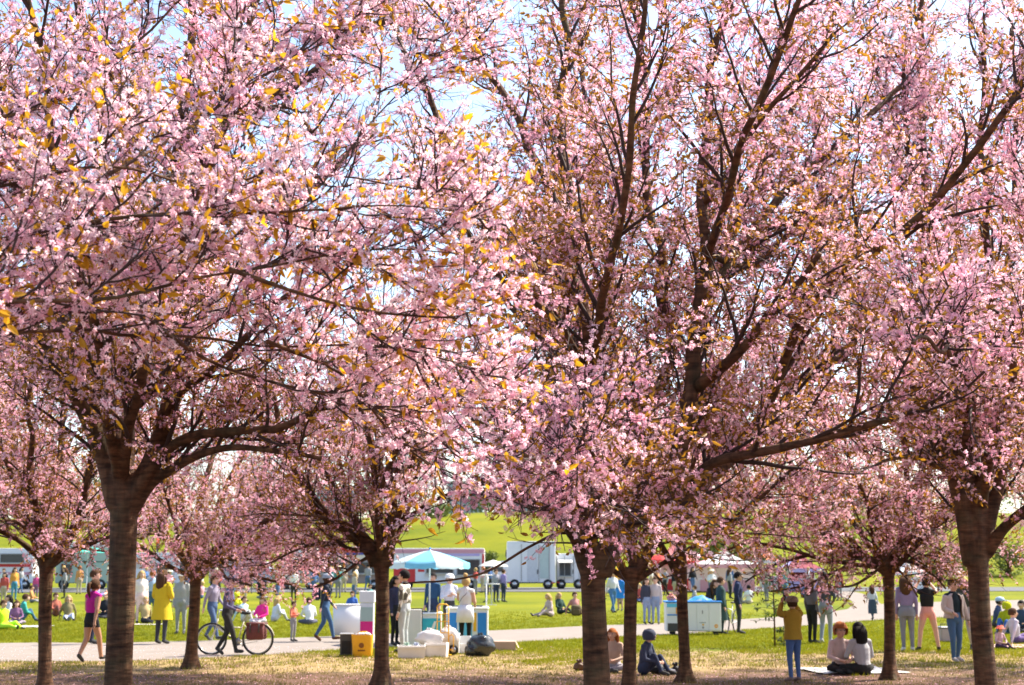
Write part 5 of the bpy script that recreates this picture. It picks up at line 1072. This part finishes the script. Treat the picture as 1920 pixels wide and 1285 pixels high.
def plastic_bag(label, px, Y, r, z, seed, d=(1.2, .9, .8), m=None, name='plastic_bag', cat='bag'):
    m = m or mat('white_plastic_bag', (.74, .72, .72), .4, .06, 8, bump=.4, bscale=14, trans=.2); t = T(name, label, cat, px, Y, 0, z=z); b = MB()
    n, k = 26, 16; V = []
    for j in range(k + 1):
        tt = math.pi * j / k
        for i in range(n):
            a = 2 * math.pi * i / n; v = Vector((math.sin(tt) * math.cos(a), math.sin(tt) * math.sin(a), math.cos(tt))); q = 1 + .22 * noise.noise(v * 2 + Vector((seed, 0, 0))) + .09 * noise.noise(v * 6 + Vector((seed, 5, 0))) - .25 * max(0, v.z) ** 8 * 0
            V.append((r * d[0] * v.x * q, r * d[1] * v.y * q, max(-r * d[2] * .8, r * d[2] * v.z * q) + r * d[2] * .8))
    b.add(V, [(j * n + i, (j + 1) * n + i, (j + 1) * n + (i + 1) % n, j * n + (i + 1) % n) for j in range(k) for i in range(n)], m); b.build('sack', t, True)
    b = MB(); zt_ = r * d[2] * 1.7; b.tube([(0, 0, zt_), (.02, .01, zt_ + .06)], [.02, .035], m, 8); b.tube([(0, 0, zt_), (-.06, .0, zt_ + .05)], [.02, .03], m, 8); b.build('knot', t, True); return t
plastic_bag('puffy white plastic bag resting on the square white box, left one', 806, 32.4, .23, .26, 3, (1.35, .8, .75)); plastic_bag('taller white plastic bag heaped behind the square white box', 842, 32.9, .22, .22, 9, (1.1, .8, 1.0))
plastic_bag('small green and white bag inside the long polystyrene tub', 765, 31.8, .11, .12, 5, (1.3, .8, .8), mat('greenish_bag', (.35, .50, .38), .4, .3, 20, bump=.4)); plastic_bag('small bluish bag inside the long polystyrene tub', 783, 31.8, .10, .13, 8, (1.3, .8, .8), mat('bluish_bag', (.45, .50, .62), .4, .3, 20, bump=.4))
plastic_bag('large shiny black bin bag slumped on the grass', 902, 32.4, .27, 0, 14, (1.15, .9, .98), BAGB, 'bin_bag', 'bin bag')
plastic_bag('smaller black bin bag leaning left of the large one', 884, 32.3, .16, 0, 21, (.9, .8, .95), BAGB, 'bin_bag', 'bin bag')
t = T('white_bin', 'white box standing right of the hand truck', 'box', 852, 33.2); b = MB(); b.box((0, 0, .22), (.26, .26, .42), WHITE, bev=.02); b.build('box', t); b = MB(); b.box((0, 0, .445), (.28, .28, .03), WHITE2, bev=.01); b.build('lid', t)
t = T('takeaway_crate', 'low white crate with a scooped front between white box and bin bag', 'crate', 871, 33.4); b = MB()
b.box((0, .14, .20), (.28, .02, .38), WHITE); b.box((-.14, 0, .20), (.02, .28, .38), WHITE); b.box((.14, 0, .20), (.02, .28, .38), WHITE); b.box((0, 0, .02), (.28, .28, .03), WHITE); b.build('shell', t); b = MB(); b.box((0, -.14, .12), (.26, .02, .22), WHITE2, bev=.006); b.build('front_board', t)
# hand truck
t = T('hand_truck', 'yellow hand truck with black wheels standing among the white boxes', 'hand truck', 832, 32.6, 12)
b = MB()
for s in (-1, 1): b.tube([(s * .13, .02, .05), (s * .13, .06, .75), (s * .13, .08, 1.08)], .014, YELL, 8)
b.tube([(-.13, .08, 1.08), (-.08, .08, 1.13), (.08, .08, 1.13), (.13, .08, 1.08)], .014, YELL, 8)
for z in (.25, .5, .75, .92): b.tube([(-.13, .05, z), (.13, .05, z)], .011, YELL, 6)
for s in (-.05, .05): b.tube([(s, .05, .5), (s, .07, .92)], .010, YELL, 6)
b.build('frame', t, True); b = MB(); b.box((0, -.10, .02), (.34, .22, .012), YELL); b.build('toe_plate', t)
b = MB(); b.tube([(.15, .04, .12), (.24, .02, .14), (.24, .02, .42), (.19, .03, .46), (.15, .05, .42)], .012, YELL, 8); b.build('wheel_guard', t, True)
for s in (-1, 1):
    b = MB(); b.lathe((s * .19 + .05, .07, .12), [(.0, -.03), (.07, -.03), (.115, -.028), (.12, 0), (.115, .028), (.07, .03), (0, .03)], BLACK, 20, 'Y'); w = b.build('wheel', t, True)
    b = MB(); b.lathe((s * .19 + .05, .07, .12), [(0, -.036), (.06, -.034), (.06, .034), (0, .036)], STEEL, 16, 'Y'); o = b.build('hub', w, True)
t = T('cardboard_box', 'flat closed cardboard box lying right of the bin bags', 'box', 947, 34.6, -3); b = MB(); b.box((0, 0, .11), (.50, .36, .21), CARD, bev=.006); b.build('carton', t); b = MB(); b.poly([(.25, -.17, .22), (.25, .17, .22), (.33, .16, .06), (.33, -.16, .06)], CARD); b.build('flap', t)
# right vendor cart
t = T('vendor_cart', 'long white vendor cart with a blue top edge and orange stripe panel', 'cart', 1295, 42.3, 0)
b = MB(); b.box((.02, 0, .52), (1.58, .72, .82), WHITE2, bev=.015); b.build('body', t); b = MB(); b.box((.02, 0, .95), (1.64, .78, .05), BLUE, bev=.012); b.build('counter_top', t)
for (m, x0, x1, z0, z1) in ((LBLUE, -.76, -.28, .80, .90), (ORNG, -.50, -.20, .60, .79), (WHITE, -.76, -.51, .64, .79), (BLUE, -.76, -.22, .56, .595), (GREYD, -.74, -.22, .12, .34), (WHITE, -.19, .09, .14, .90), (WHITE, .11, .44, .14, .90), (WHITE, .46, .80, .14, .90)):
    b = MB(); b.box(((x0 + x1) / 2, -.366, (z0 + z1) / 2), (x1 - x0, .012, z1 - z0), m, bev=.003); b.build('front_panel', t)
for (x, z, r, m) in ((.66, .26, .055, ORNG), (.28, .30, .03, YELL), (.28, .22, .03, GREYM)): b = MB(); b.lathe((x, -.374, z), [(0, 0), (r, 0), (r, .006), (0, .006)], m, 16, 'Y'); b.build('round_emblem', t)
b = MB(); b.box((.27, -.374, .36), (.18, .006, .02), GREYM); b.box((.27, -.374, .66), (.03, .006, .10), GREYM); b.box((.66, -.374, .26), (.05, .012, .018), WHITE); b.build('small_print', t)
for s in (-.6, .65): b = MB(); b.lathe((s, -.30, .09), [(0, -.02), (.09, -.02), (.09, .02), (0, .02)], BLACK, 14, 'Y'); b.build('wheel', t)
t = T('blue_cloth', 'bright blue cloth heaped on the vendor cart counter', 'cloth', 1312, 42.2, z=.978); b = MB(); V = []
for j in range(9):
    for i in range(13): x = -.34 + i * .056; y = -.2 + j * .05; V.append((x, y, .02 + .13 * max(0, math.sin(i * .26)) * max(0, math.sin(j * .4)) + .03 * noise.noise(Vector((x * 9, y * 9, 0)))))
b.add(V, [(j * 13 + i, j * 13 + i + 1, (j + 1) * 13 + i + 1, (j + 1) * 13 + i) for j in range(8) for i in range(12)], BLUE); b.build('fabric', t, True)
plastic_bag('small red and white bag on the left end of the vendor cart counter', 1258, 42.2, .12, .975, 31, (1.2, .8, .8), mat('red_white_bag', (.65, .25, .22), .5, .5, 9))
# simple parked bike behind the cart
t = T('bicycle', 'parked bicycle half hidden between two customers by the white cart', 'bicycle', 1368, 43.0, 62)
for sx in (-1, 1):
    b = MB(); b.tube([(sx * .5 + .34 * math.cos(a), 0, .345 + .34 * math.sin(a)) for a in np.linspace(0, 6.2832, 28)], .02, BLACK, 6, False)
    for k in range(8): b.tube([(sx * .5, 0, .345), (sx * .5 + .33 * math.cos(k * .785), 0, .345 + .33 * math.sin(k * .785))], .002, STEEL, 3, False)
    b.build('wheel', t, True)
b = MB()
for a, c in (((.06, 0, .3), (.18, 0, .85)), ((.06, 0, .3), (-.40, 0, .65)), ((.16, 0, .68), (-.39, 0, .75)), ((-.38, 0, .85), (-.5, 0, .34)), ((.5, 0, .34), (.06, 0, .3)), ((.5, 0, .34), (.16, 0, .68))): b.tube([a, c], .015, WHITE, 6)
b.build('frame', t, True); b = MB(); b.tube([(-.30, .28, .98), (-.38, 0, .98), (-.30, -.28, .98)], .013, GREYD, 6); b.tube([(-.38, 0, .83), (-.37, 0, .98)], .012, GREYD, 6); b.build('handlebar', t, True); b = MB(); b.ball((.19, 0, .9), .08, BLACK, 10, 6, (1.5, .8, .4)); b.build('saddle', t, True)
# bags on the ground
plastic_bag('dark rucksack lying beside the hunched navy figure', 1229, 27.2, .13, 0, 41, (1.3, .8, .75), mat('black_nylon', (.02, .02, .025), .6, .2, 8, bump=.3), 'rucksack', 'bag')
plastic_bag('dark patterned bag at the foot of the slender straight tree', 1248, 27.0, .11, 0, 44, (1.5, .8, .6), mat('dark_patterned_nylon', (.06, .06, .09), .6, .9, 14, bump=.3), 'rucksack', 'bag')
plastic_bag('small dark bag touching the slender straight tree', 1264, 27.3, .08, 0, 47, (1.1, .8, 1.0), MATS['black_nylon'], 'rucksack', 'bag')
plastic_bag('brown handbag by the left side of the thick forked trunk', 1086, 28.0, .10, 0, 51, (1.2, .7, .9), mat('brown_leather', (.12, .06, .03), .5, .2, 8), 'handbag', 'bag')
t = T('bag_box', 'grey pink cool box behind the man in the beige jacket', 'cool box', 1772, 38.2, 5); b = MB(); b.box((0, 0, .19), (.50, .34, .36), mat('dusty_pink_plastic', (.42, .32, .32), .6, .1, 5), bev=.03); b.build('body', t); b = MB(); b.box((0, 0, .385), (.53, .36, .045), GREYM, bev=.015); b.build('lid', t); b = MB(); b.tube([(-.2, 0, .41), (-.2, 0, .47), (.2, 0, .47), (.2, 0, .41)], .012, GREYD, 6); b.build('handle', t)
def blanket(label, px, py, w, d, m, rz=0, seed=0):
    g = G(px, py); V = []; n, k = 16, 10
    for j in range(k + 1):
        for i in range(n + 1): x = (i / n - .5) * w; y = (j / k - .5) * d; e = .03 * noise.noise(Vector((x * 3, y * 3, seed))); V.append((x + e, y + e * 2, .025 + .018 * noise.noise(Vector((x * 5, y * 5, seed + 2)))))
    b = MB(); b.add(V, [(j * (n + 1) + i, j * (n + 1) + i + 1, (j + 1) * (n + 1) + i + 1, (j + 1) * (n + 1) + i) for j in range(k) for i in range(n)], m)
    b.build('picnic_blanket', None, True, (g.x, g.y, 0), R(rz), label=label, category='blanket')
blanket('off white blanket under the curly haired and grey shirted sitters', 1596, 1259, 1.7, 1.6, mat('white_cotton', (.62, .58, .54), .9, .08, 4), 10)
blanket('pink blanket under the child in the coral hat', 1892, 1213, 1.6, 1.5, mat('pink_cotton', (.72, .42, .40), .9, .1, 4), -5, 4)
blanket('pale blanket under the neon yellow lounger at the far left', 30, 1176, 2.2, 1.3, mat('pale_cotton', (.66, .64, .58), .9, .1, 4), 3, 7)
blanket('small white cloth beside the blond sitter in black', 277, 1172, 1.0, .7, MATS['white_cotton'], 0, 9)
t = T('ball_cushion', 'dark green rucksack standing on the lawn left of the forked trunk', 'bag', 1080, 58.0, 0); b = MB(); b.box((0, 0, .22), (.42, .26, .44), mat('olive_nylon', (.10, .07, .03), .8, .15, 6), bev=.08); b.build('bag', t, True); b = MB(); b.box((0, -.14, .15), (.28, .06, .22), MATS['olive_nylon'], bev=.02); b.build('pocket', t)

# ------------------------------------------------------------------ sapling with sparse dark leaves
def plant(name, label, px, fy, h, n, leafm, spread, r=.03, cat='sapling', zmin=.35, lsz=.07, seed=1):
    g = G(px, fy); rt = thing(name, label, cat, g); rd = random.Random(seed); b = MB(); top = []
    b.tube([(0, 0, -.02), (.01, .01, h * .4), (-.01, 0, h * .75), (0, .01, h)], [r, r * .85, r * .6, r * .25], BARK, 8); b.build('trunk', rt, True); b = MB(); lf = MB()
    for k in range(n):
        z = h * (zmin + (1 - zmin) * rd.random()); a = rd.uniform(0, 6.28); L = spread * rd.uniform(.4, 1) * (1.2 - z / h * .5); d = Vector((math.cos(a), math.sin(a), rd.uniform(-.1, .5))).normalized(); p0 = Vector((0, 0, z)); p1 = p0 + d * L * .5 + Vector((0, 0, .02)); p2 = p0 + d * L
        b.tube([p0, p1, p2], [.007, .005, .002], TWIG, 4, False)
        for q in range(7): c = p0.lerp(p2, rd.uniform(.3, 1)); add_leaf(lf, c, (rand_dir(rd) + Vector((0, 0, -.2))).normalized(), Vector((0, 0, 1)), lsz * rd.uniform(.6, 1.2), lsz * .5, leafm, rd)
    b.build('branches', rt, True); lf.build('foliage', rt)
plant('sapling', 'thin staked sapling with sparse dark green leaves near the path', 1453, 1214, 2.25, 46, LEAFG, .75, .022, zmin=.28, lsz=.11, seed=5)
plant('low_shrub', 'low leafy shoots growing around the foot of the sapling', 1470, 1212, .5, 26, LEAFG, .42, .012, 'shrub', .1, .09, 8)

# ------------------------------------------------------------------ food trucks and tents beyond the lawn
def truck(label, x0, x1, ytop, ybot, Y, bodym, bands, windows, wheels=True, cab=None, awning=None, name='food_truck', cat='truck', D=2.3, rz=0, group='food trucks in a row'):
    xa, xb = gx(x0, Y), gx(x1, Y); zb = hgt((xa + xb) / 2, Y); zt_ = P(960, ytop, Y).z; z0 = max(zb + .1, P(960, ybot, Y).z); W = xb - xa; t = thing(name, label, cat, ((xa + xb) / 2, Y + D / 2, zb), R(rz), group); H = zt_ - zb; h0 = .42 if wheels else .02
    b = MB(); b.box((0, 0, (H + h0) / 2), (W, D, H - h0), bodym, bev=.06); b.build('body', t)
    b = MB(); b.box((0, 0, H + .03), (W * .99, D * .98, .08), WHITE2, bev=.02); b.build('roof', t)
    for (m, a0, a1, zz0, zz1) in bands:
        b = MB(); b.box(((a0 + a1 - 1) / 2 * W, -D / 2 - .012, h0 + (H - h0) * (zz0 + zz1) / 2), ((a1 - a0) * W, .03, (H - h0) * (zz1 - zz0)), m, bev=.006); b.build('side_panel', t)
    for (a0, a1, zz0, zz1) in windows:
        cx, cz, ww, hh = (a0 + a1 - 1) / 2 * W, h0 + (H - h0) * (zz0 + zz1) / 2, (a1 - a0) * W, (H - h0) * (zz1 - zz0)
        b = MB(); 
        for s in (-1, 1): b.box((cx, -D / 2 - .04, cz + s * hh / 2), (ww + .1, .07, .06), GREYM); b.box((cx + s * ww / 2, -D / 2 - .04, cz), (.06, .07, hh - .06), GREYM)
        wo = b.build('window', t); b = MB(); b.box((cx, -D / 2 - .018, cz), (ww - .06, .02, hh - .06), GLASS); b.build('pane', wo); b = MB(); b.box((cx, -D / 2 - .18, cz - hh / 2 - .05), (ww + .2, .30, .04), STEEL); b.build('counter', t)
        if awning: b = MB(); b.add([(cx - ww / 2 - .1, -D / 2 - .05, cz + hh / 2 + .12), (cx + ww / 2 + .1, -D / 2 - .05, cz + hh / 2 + .12), (cx + ww / 2 + .1, -D / 2 - .8, cz + hh / 2 - .08), (cx - ww / 2 - .1, -D / 2 - .8, cz + hh / 2 - .08)], [(0, 1, 2, 3)], awning); o = b.build('awning', t); md = o.modifiers.new('t', 'SOLIDIFY'); md.thickness = .03
    if wheels:
        for s in (-.34, .34):
            b = MB(); b.lathe((s * W, -D / 2 - .02, .36), [(0, 0), (.2, 0), (.35, .0), (.36, .1), (.35, .22), (0, .22)], BLACK, 20, 'Y'); w = b.build('wheel', t, True); b = MB(); b.lathe((s * W, -D / 2 - .03, .36), [(0, 0), (.17, 0), (.17, .05), (0, .05)], STEEL, 14, 'Y'); b.build('hub', w, True)
    if 'box truck' in label:
        for q in (.3, .655, .87): b = MB(); b.box(((q - .5) * W, -D / 2 - .03, (H + h0) / 2), (.04, .03, (H - h0) * .9), GREYM); b.build('door_seam', t)
        b = MB(); b.box(((.63 - .5) * W, -D / 2 - .05, h0 + .8), (.06, .05, .30), GREYD); b.build('door_handle', t)
        for q in (.06, .94): b = MB(); b.box(((q - .5) * W, -D / 2 - .02, h0 + .05), (.18, .04, .08), REDM); b.build('marker_light', t)
    if cab:
        s = cab; b = MB(); V = [(s * W / 2, -D * .46, h0), (s * (W / 2 + 1.5), -D * .46, h0), (s * (W / 2 + 1.5), -D * .46, h0 + .75), (s * (W / 2 + .9), -D * .46, h0 + 1.5), (s * W / 2, -D * .46, h0 + 1.6)]; V2 = [(v[0], D * .46, v[2]) for v in V]
        b.add(V + V2, [(0, 1, 2, 3, 4), (9, 8, 7, 6, 5), (0, 5, 6, 1), (1, 6, 7, 2), (2, 7, 8, 3), (3, 8, 9, 4)], bodym); co = b.build('cab', t); b = MB(); b.poly([(s * (W / 2 + .25), -D * .46 - .01, h0 + .8), (s * (W / 2 + 1.25), -D * .46 - .01, h0 + .8), (s * (W / 2 + .85), -D * .46 - .01, h0 + 1.4), (s * (W / 2 + .25), -D * .46 - .01, h0 + 1.42)], GLASS); b.build('side_window', co)
        b = MB(); b.lathe((s * (W / 2 + .8), -D / 2 - .02, .36), [(0, 0), (.35, 0), (.35, .22), (0, .22)], BLACK, 18, 'Y'); b.build('wheel', t, True)
    return t
YT = 101
truck('white box truck with a lowered white cab on its left', 950, 1042, 1017, 1104, YT, WHITE2, [(mat('pale_grey_panel', (.52, .53, .56), .4), .42, .62, .05, .92), (mat('pale_green_glass', (.42, .50, .48), .3), .68, .86, .12, .9), (GREYD, .02, .98, .0, .03)], [], cab=-1)
truck('white trailer with an open dark serving hatch right of the box truck', 1044, 1092, 1040, 1104, YT + .6, WHITE2, [], [(.1, .55, .25, .75)], awning=PALEC)
truck('food truck with a pink and lilac roof band and red corner post', 738, 908, 1030, 1103, YT - 1, WHITE2, [(PINKC, .0, 1, .88, .995), (LILAC, .3, .95, .80, .87), (REDM, .975, 1, .02, .86), (REDM, 0, .24, .02, .46), (REDM, .27, .34, .34, .5)], [(.36, .66, .30, .62), (.70, .95, .25, .70)])
truck('long food truck with red, blue and cream stripes along the roof', 596, 722, 1027, 1103, YT - 1, mat('warm_grey_body', (.32, .25, .22), .5, .1, 3), [(REDM, 0, 1, .86, .995), (mat('navy_stripe', (.06, .07, .28), .5), 0, 1, .80, .855), (CREAM, 0, 1, .66, .795)], [(.08, .42, .28, .60), (.5, .92, .28, .60)])
truck('white food stall glimpsed through blossom left of the striped truck', 528, 592, 1030, 1103, YT, WHITE2, [(CREAM, 0, 1, .05, .25)], [(.2, .8, .35, .7)], awning=PALEC)
truck('white van behind the yellow coated walker', 236, 330, 1038, 1104, YT, WHITE2, [(ORNG, .2, 1, .12, .17), (mat('stone_panel', (.55, .48, .42), .5), .05, .6, .5, .85)], [(.62, .92, .35, .66)], cab=1)
truck('pale green trailer with a horizontal dark seam left of the thick trunk', 104, 206, 1018, 1104, YT, mat('pale_green_body', (.36, .46, .36), .5, .08, 3), [(WHITE2, 0, 1, .9, .99), (mat('dark_green_seam', (.04, .12, .08), .5), 0, 1, .52, .545)], [(.1, .3, .25, .48)])
truck('white food truck with red lettering band at the far left', -26, 62, 1030, 1104, YT, WHITE2, [(REDM, .05, .95, .48, .58), (PINKC, .05, .95, .25, .33)], [(.3, .8, .6, .86)])
truck('silver grey van parked between striped stall and white van', 392, 470, 1046, 1104, YT, mat('silver_paint', (.42, .44, .50), .35, .05, 3, spec=.6), [(LILAC, .5, .8, .5, .7)], [(.1, .4, .5, .85)], cab=1)
def tent(label, x0, x1, ytop, yeave, Y, m, m2=None, peak=.5, legs=True, D=3.0, name='market_tent', cat='tent', walls=None):
    xa, xb = gx(x0, Y), gx(x1, Y); zb = hgt((xa + xb) / 2, Y); zt_, ze_ = P(960, ytop, Y).z - zb, P(960, yeave, Y).z - zb; W = xb - xa; t = thing(name, label, cat, ((xa + xb) / 2, Y + D / 2, zb), 0, 'market tents')
    w, d = W / 2, D / 2; V = [(-w, -d, ze_), (w, -d, ze_), (w, d, ze_), (-w, d, ze_), ((peak - .5) * W - w * .08, 0, zt_), ((peak - .5) * W + w * .08, 0, zt_)]
    for i, (f, mm) in enumerate((((0, 1, 5, 4), m), ((1, 2, 5), m2 or m), ((2, 3, 4, 5), m), ((3, 0, 4), m2 or m))):
        b = MB(); vs_ = [Vector(V[k]) for k in f]; c = sum(vs_, Vector()) / len(vs_); n = 6; VV = []
        a_, b_ = vs_[0], vs_[1]; c_, d_ = (vs_[2], vs_[3]) if len(vs_) == 4 else (vs_[2], vs_[2])
        for j in range(n + 1):
            for k in range(n + 1): u_, v_ = k / n, j / n; p = a_.lerp(b_, u_).lerp(d_.lerp(c_, u_), v_); p = p - Vector((0, 0, .28 * math.sin(math.pi * v_) * (zt_ - ze_) * .6)); VV.append(tuple(p))
        b.add(VV, [(j * (n + 1) + k, j * (n + 1) + k + 1, (j + 1) * (n + 1) + k + 1, (j + 1) * (n + 1) + k) for j in range(n) for k in range(n)], mm); b.build('roof_panel', t, True)
    b = MB()
    for (p, q) in ((V[0], V[1]), (V[1], V[2]), (V[2], V[3]), (V[3], V[0])): b.add([p, q, (q[0], q[1], q[2] - .25), (p[0], p[1], p[2] - .25)], [(0, 1, 2, 3)], m2 or m)
    b.build('valance', t)
    for v in V[:4]: b = MB(); b.tube([(v[0] * .97, v[1] * .97, 0), (v[0] * .97, v[1] * .97, v[2])], .03, WHITE, 8); b.build('leg', t, True)
    if walls: b = MB(); b.box((0, d * .9, ze_ * .5), (W * .94, .02, ze_ * .96), walls); b.build('back_wall', t)
    b = MB(); b.box((0, -d * .7, .85), (W * .8, .5, .05), WHITE); b.box((0, -d * .7 - .24, .45), (W * .8, .02, .75), m2 or WHITE); b.build('counter', t); return t
tent('tall tent with a faded red and pink roof behind the straight slender tree', 1230, 1312, 1018, 1052, 96, mat('faded_red_canvas', (.68, .24, .24), .8, .08, 3, trans=.3), REDC, walls=PALEC)
tent('long pale grey tent right of the faded red one', 1300, 1428, 1034, 1058, 93, PALEC, PINKC, walls=WHITE)
tent('maroon tent with a lilac side glimpsed through pink blossom', 1470, 1545, 1036, 1066, 94, MAROON, LILAC, walls=MAROON); tent('small orange and white tent at the end of the pale grey one', 1424, 1462, 1026, 1050, 104, mat('orange_canvas', (.78, .22, .10), .8, .05, 3, trans=.3), PALEC)
tent('white tent far right behind the slim tree', 1690, 1740, 1050, 1072, 98, PALEC, WHITE); tent('yellow roofed stall between the forked trunk and the slender tree', 1145, 1175, 1062, 1078, 86, mat('yellow_canvas', (.78, .42, .02), .8, .05, 3, trans=.3), None, D=1.2)
def far_parasol(label, px, ytop, r, Y, m):
    x = gx(px, Y); zb = hgt(x, Y); z = P(960, ytop, Y).z - zb; t = thing('parasol', label, 'parasol', (x, Y, zb), 0); b = MB(); b.lathe((0, 0, z - .45), [(r, 0), (r * .96, .06), (r * .55, .28), (.02, .45)], m, 8); b.build('canopy', t); b = MB(); b.tube([(0, 0, 0), (0, 0, z)], .03, WHITE, 8); b.build('pole', t)
far_parasol('teal parasol above the pale green trailer crowd', 164, 1024, 1.3, 97, TEAL); far_parasol('small red parasol left of the slender straight tree', 1238, 1038, .95, 90, REDC); far_parasol('white parasol right of the pink roofed truck', 925, 1050, 1.0, 96, PALEC)
def bistro(label, px, Y):
    t = T('standing_table', label, 'table', px, Y); b = MB(); b.lathe((0, 0, 1.02), [(0, 0), (.4, 0), (.4, .03), (0, .03)], WHITE, 20); b.build('tabletop', t); b = MB(); b.tube([(0, 0, 0), (0, 0, 1.02)], .03, STEEL, 8); b.build('post', t)
    b = MB(); b.lathe((0, 0, 0), [(0, 0), (.28, 0), (.28, .02), (0, .03)], STEEL, 16); b.build('foot', t)
bistro('white standing table right of the pink roofed truck', 922, 72); bistro('white standing table left of the white box truck', 936, 80)
for px, lab in ((912, 'in white at the left standing table'), (930, 'in grey between the two standing tables'), (944, 'in violet at the right standing table')):
    person('customer %s' % lab, at_Y(px, 76), 1.7, px * 7 % 360, 'stand', shirt={912: (.6, .6, .62), 930: (.3, .3, .35), 944: (.3, .24, .5)}[px], pants=(.04, .05, .09), group='people standing by the food trucks')

# ------------------------------------------------------------------ beyond the hill: buildings, bushes and trees
def building(label, px0, px1, ytop, Y, wallm, floors, cols, roof='flat'):
    xa, xb = gx(px0, Y), gx(px1, Y); z1 = P(960, ytop, Y).z; zb = hgt((xa + xb) / 2, Y); H = z1 - zb; W = xb - xa; t = thing('apartment_building', label, 'building', ((xa + xb) / 2, Y + 6, zb), 0, 'buildings behind the hill')
    b = MB(); b.box((0, 0, H / 2), (W, 12, H), wallm); b.build('wall', t)
    b = MB()
    if roof == 'flat': b.box((0, 0, H + .2), (W + .6, 12.6, .4), mat('roof_grey', (.14, .15, .17), .7)); 
    else: b.add([(-W / 2 - .4, -6.4, H), (W / 2 + .4, -6.4, H), (W / 2 + .4, 6.4, H), (-W / 2 - .4, 6.4, H), (-W / 2, 0, H + 3), (W / 2, 0, H + 3)], [(0, 1, 5, 4), (2, 3, 4, 5), (1, 2, 5), (3, 0, 4)], mat('roof_blue_grey', (.14, .18, .24), .7))
    b.build('roof', t)
    fh = 3.1; base = b = MB(); bw = W / cols * .45
    base.box((0, -6.02, 0), (.5, .03, .5), GLASS); gm = mesh_from('window_pane', [(-bw / 2, 0, -.7), (bw / 2, 0, -.7), (bw / 2, 0, .7), (-bw / 2, 0, .7), (-bw / 2, .06, -.7), (bw / 2, .06, -.7), (bw / 2, .06, .7), (-bw / 2, .06, .7)], [(0, 1, 2, 3), (7, 6, 5, 4), (0, 4, 5, 1), (1, 5, 6, 2), (2, 6, 7, 3), (3, 7, 4, 0)], [GLASS], smooth=False)
    for r in range(floors):
        z = H - 1.9 - r * fh
        if z < 1: break
        for c in range(cols): o = link('window', gm, t); o.location = (-W / 2 + W * (c + .5) / cols, -6.05, z)
WB = mat('blue_grey_render', (.30, .36, .42), .8, .06, .2); WC = mat('pale_render', (.55, .54, .52), .8, .06, .2); WD = mat('brick_red_render', (.36, .20, .16), .8, .08, .2)
building('blue grey apartment block beyond the hill behind the umbrella tree', 838, 905, 905, 420, WB, 6, 8); building('pale apartment block with blue grey gable roof beyond the hill', 960, 1030, 925, 440, WB, 5, 8, 'gable')
building('slate roofed block behind the bicycle tree', 440, 505, 890, 430, WB, 6, 7, 'gable'); building('pale flat roofed block right of the forked trunk', 1372, 1440, 905, 430, WC, 6, 8)
building('long pale block far right beyond the hill', 1540, 1640, 915, 450, WC, 5, 12); building('brick red block far left beyond the hill', 20, 120, 905, 440, WD, 6, 10); building('blue grey block right of the slate roofed one', 590, 660, 915, 450, WB, 5, 8)
LFD = mat('far_tree_leaf', (.10, .14, .03), .7, .3, .5, trans=.3, obj_random=(.19, .22, .05))
def far_tree(label, px, Y, h, w, seed, cat='tree', name='broadleaf_tree', sink=0):
    x = gx(px, Y); t = thing(name, label, cat, (x, Y, hgt(x, Y) - sink), 0, 'trees and bushes on the hill'); rd = random.Random(seed); b = MB(); b.tube([(0, 0, 0), (.1, 0, h * .4), (0, 0, h * .8)], [w * .06, w * .04, .03], BARK, 8)
    for k in range(5): a = k * 1.3 + seed; b.tube([(0, 0, h * (.25 + k * .08)), (math.cos(a) * w * .3, math.sin(a) * w * .3, h * (.5 + k * .08))], [w * .025, .02], BARK, 5)
    b.build('trunk', t, True); l = MB(); cl = [(Vector((rd.uniform(-1, 1) * w * .38, rd.uniform(-1, 1) * w * .38, h * rd.uniform(.35, .9))), w * rd.uniform(.14, .26)) for _ in range(16)]
    n = 1500; V = []; Fq = []
    for k in range(n):
        c, r = cl[k % 16]; p = c + rand_dir(rd) * r * rd.uniform(.6, 1.0); d = rand_dir(rd); s = d.cross(rand_dir(rd)).normalized(); L = .2 * rd.uniform(.7, 1.4) * (1 if h > 4 else .6)
        i = len(V); V += [p - d * L, p + s * L * .6, p + d * L, p - s * L * .6]; Fq.append((i, i + 1, i + 2, i + 3))
    l.add(V, Fq, LFD); l.build('crown', t)
for i, (px, Y, h, w, lab) in enumerate([(60, 200, 9, 8, 'left of the hill top'), (180, 205, 10, 9, 'behind the thick left trunk'), (300, 200, 8, 7, 'above the yellow coated walker'), (520, 205, 9, 9, 'above the bicycle'), (700, 210, 9, 8, 'left of the blue grey block'), (930, 205, 7, 8, 'between the two middle blocks'), (1080, 205, 9, 9, 'behind the forked trunk'), (1250, 210, 8, 9, 'above the faded red tent'), (1500, 205, 9, 9, 'above the maroon tent'), (1700, 210, 9, 9, 'right of the long pale block'), (1860, 205, 11, 10, 'at the far right hill top')]):
    far_tree('round green tree on the hill crest %s' % lab, px, Y, h, w, i * 3 + 1)
for i, (px, Y, w, lab) in enumerate([(1290, 128, 3.2, 'above the faded red tent'), (1330, 132, 2.6, 'above the pale grey tent'), (1390, 130, 3.4, 'above the right half of the grey tent'), (470, 133, 2.8, 'above the silver grey van'), (560, 130, 2.6, 'above the white food stall'), (905, 126, 2.4, 'above the pink roofed truck'), (1100, 150, 3, 'behind the forked trunk'), (820, 165, 3.4, 'high above the umbrella'), (1780, 118, 3.4, 'at the right hill foot beside the beige jacket man'), (1890, 122, 4.4, 'at the far right hill foot'), (1740, 112, 4, 'left of the right hill foot bush')]):
    far_tree('green bush on the slope %s' % lab, px, Y, 1.9 if i < 8 else 3.2, w, i * 5 + 2, 'bush', 'bush', .5)
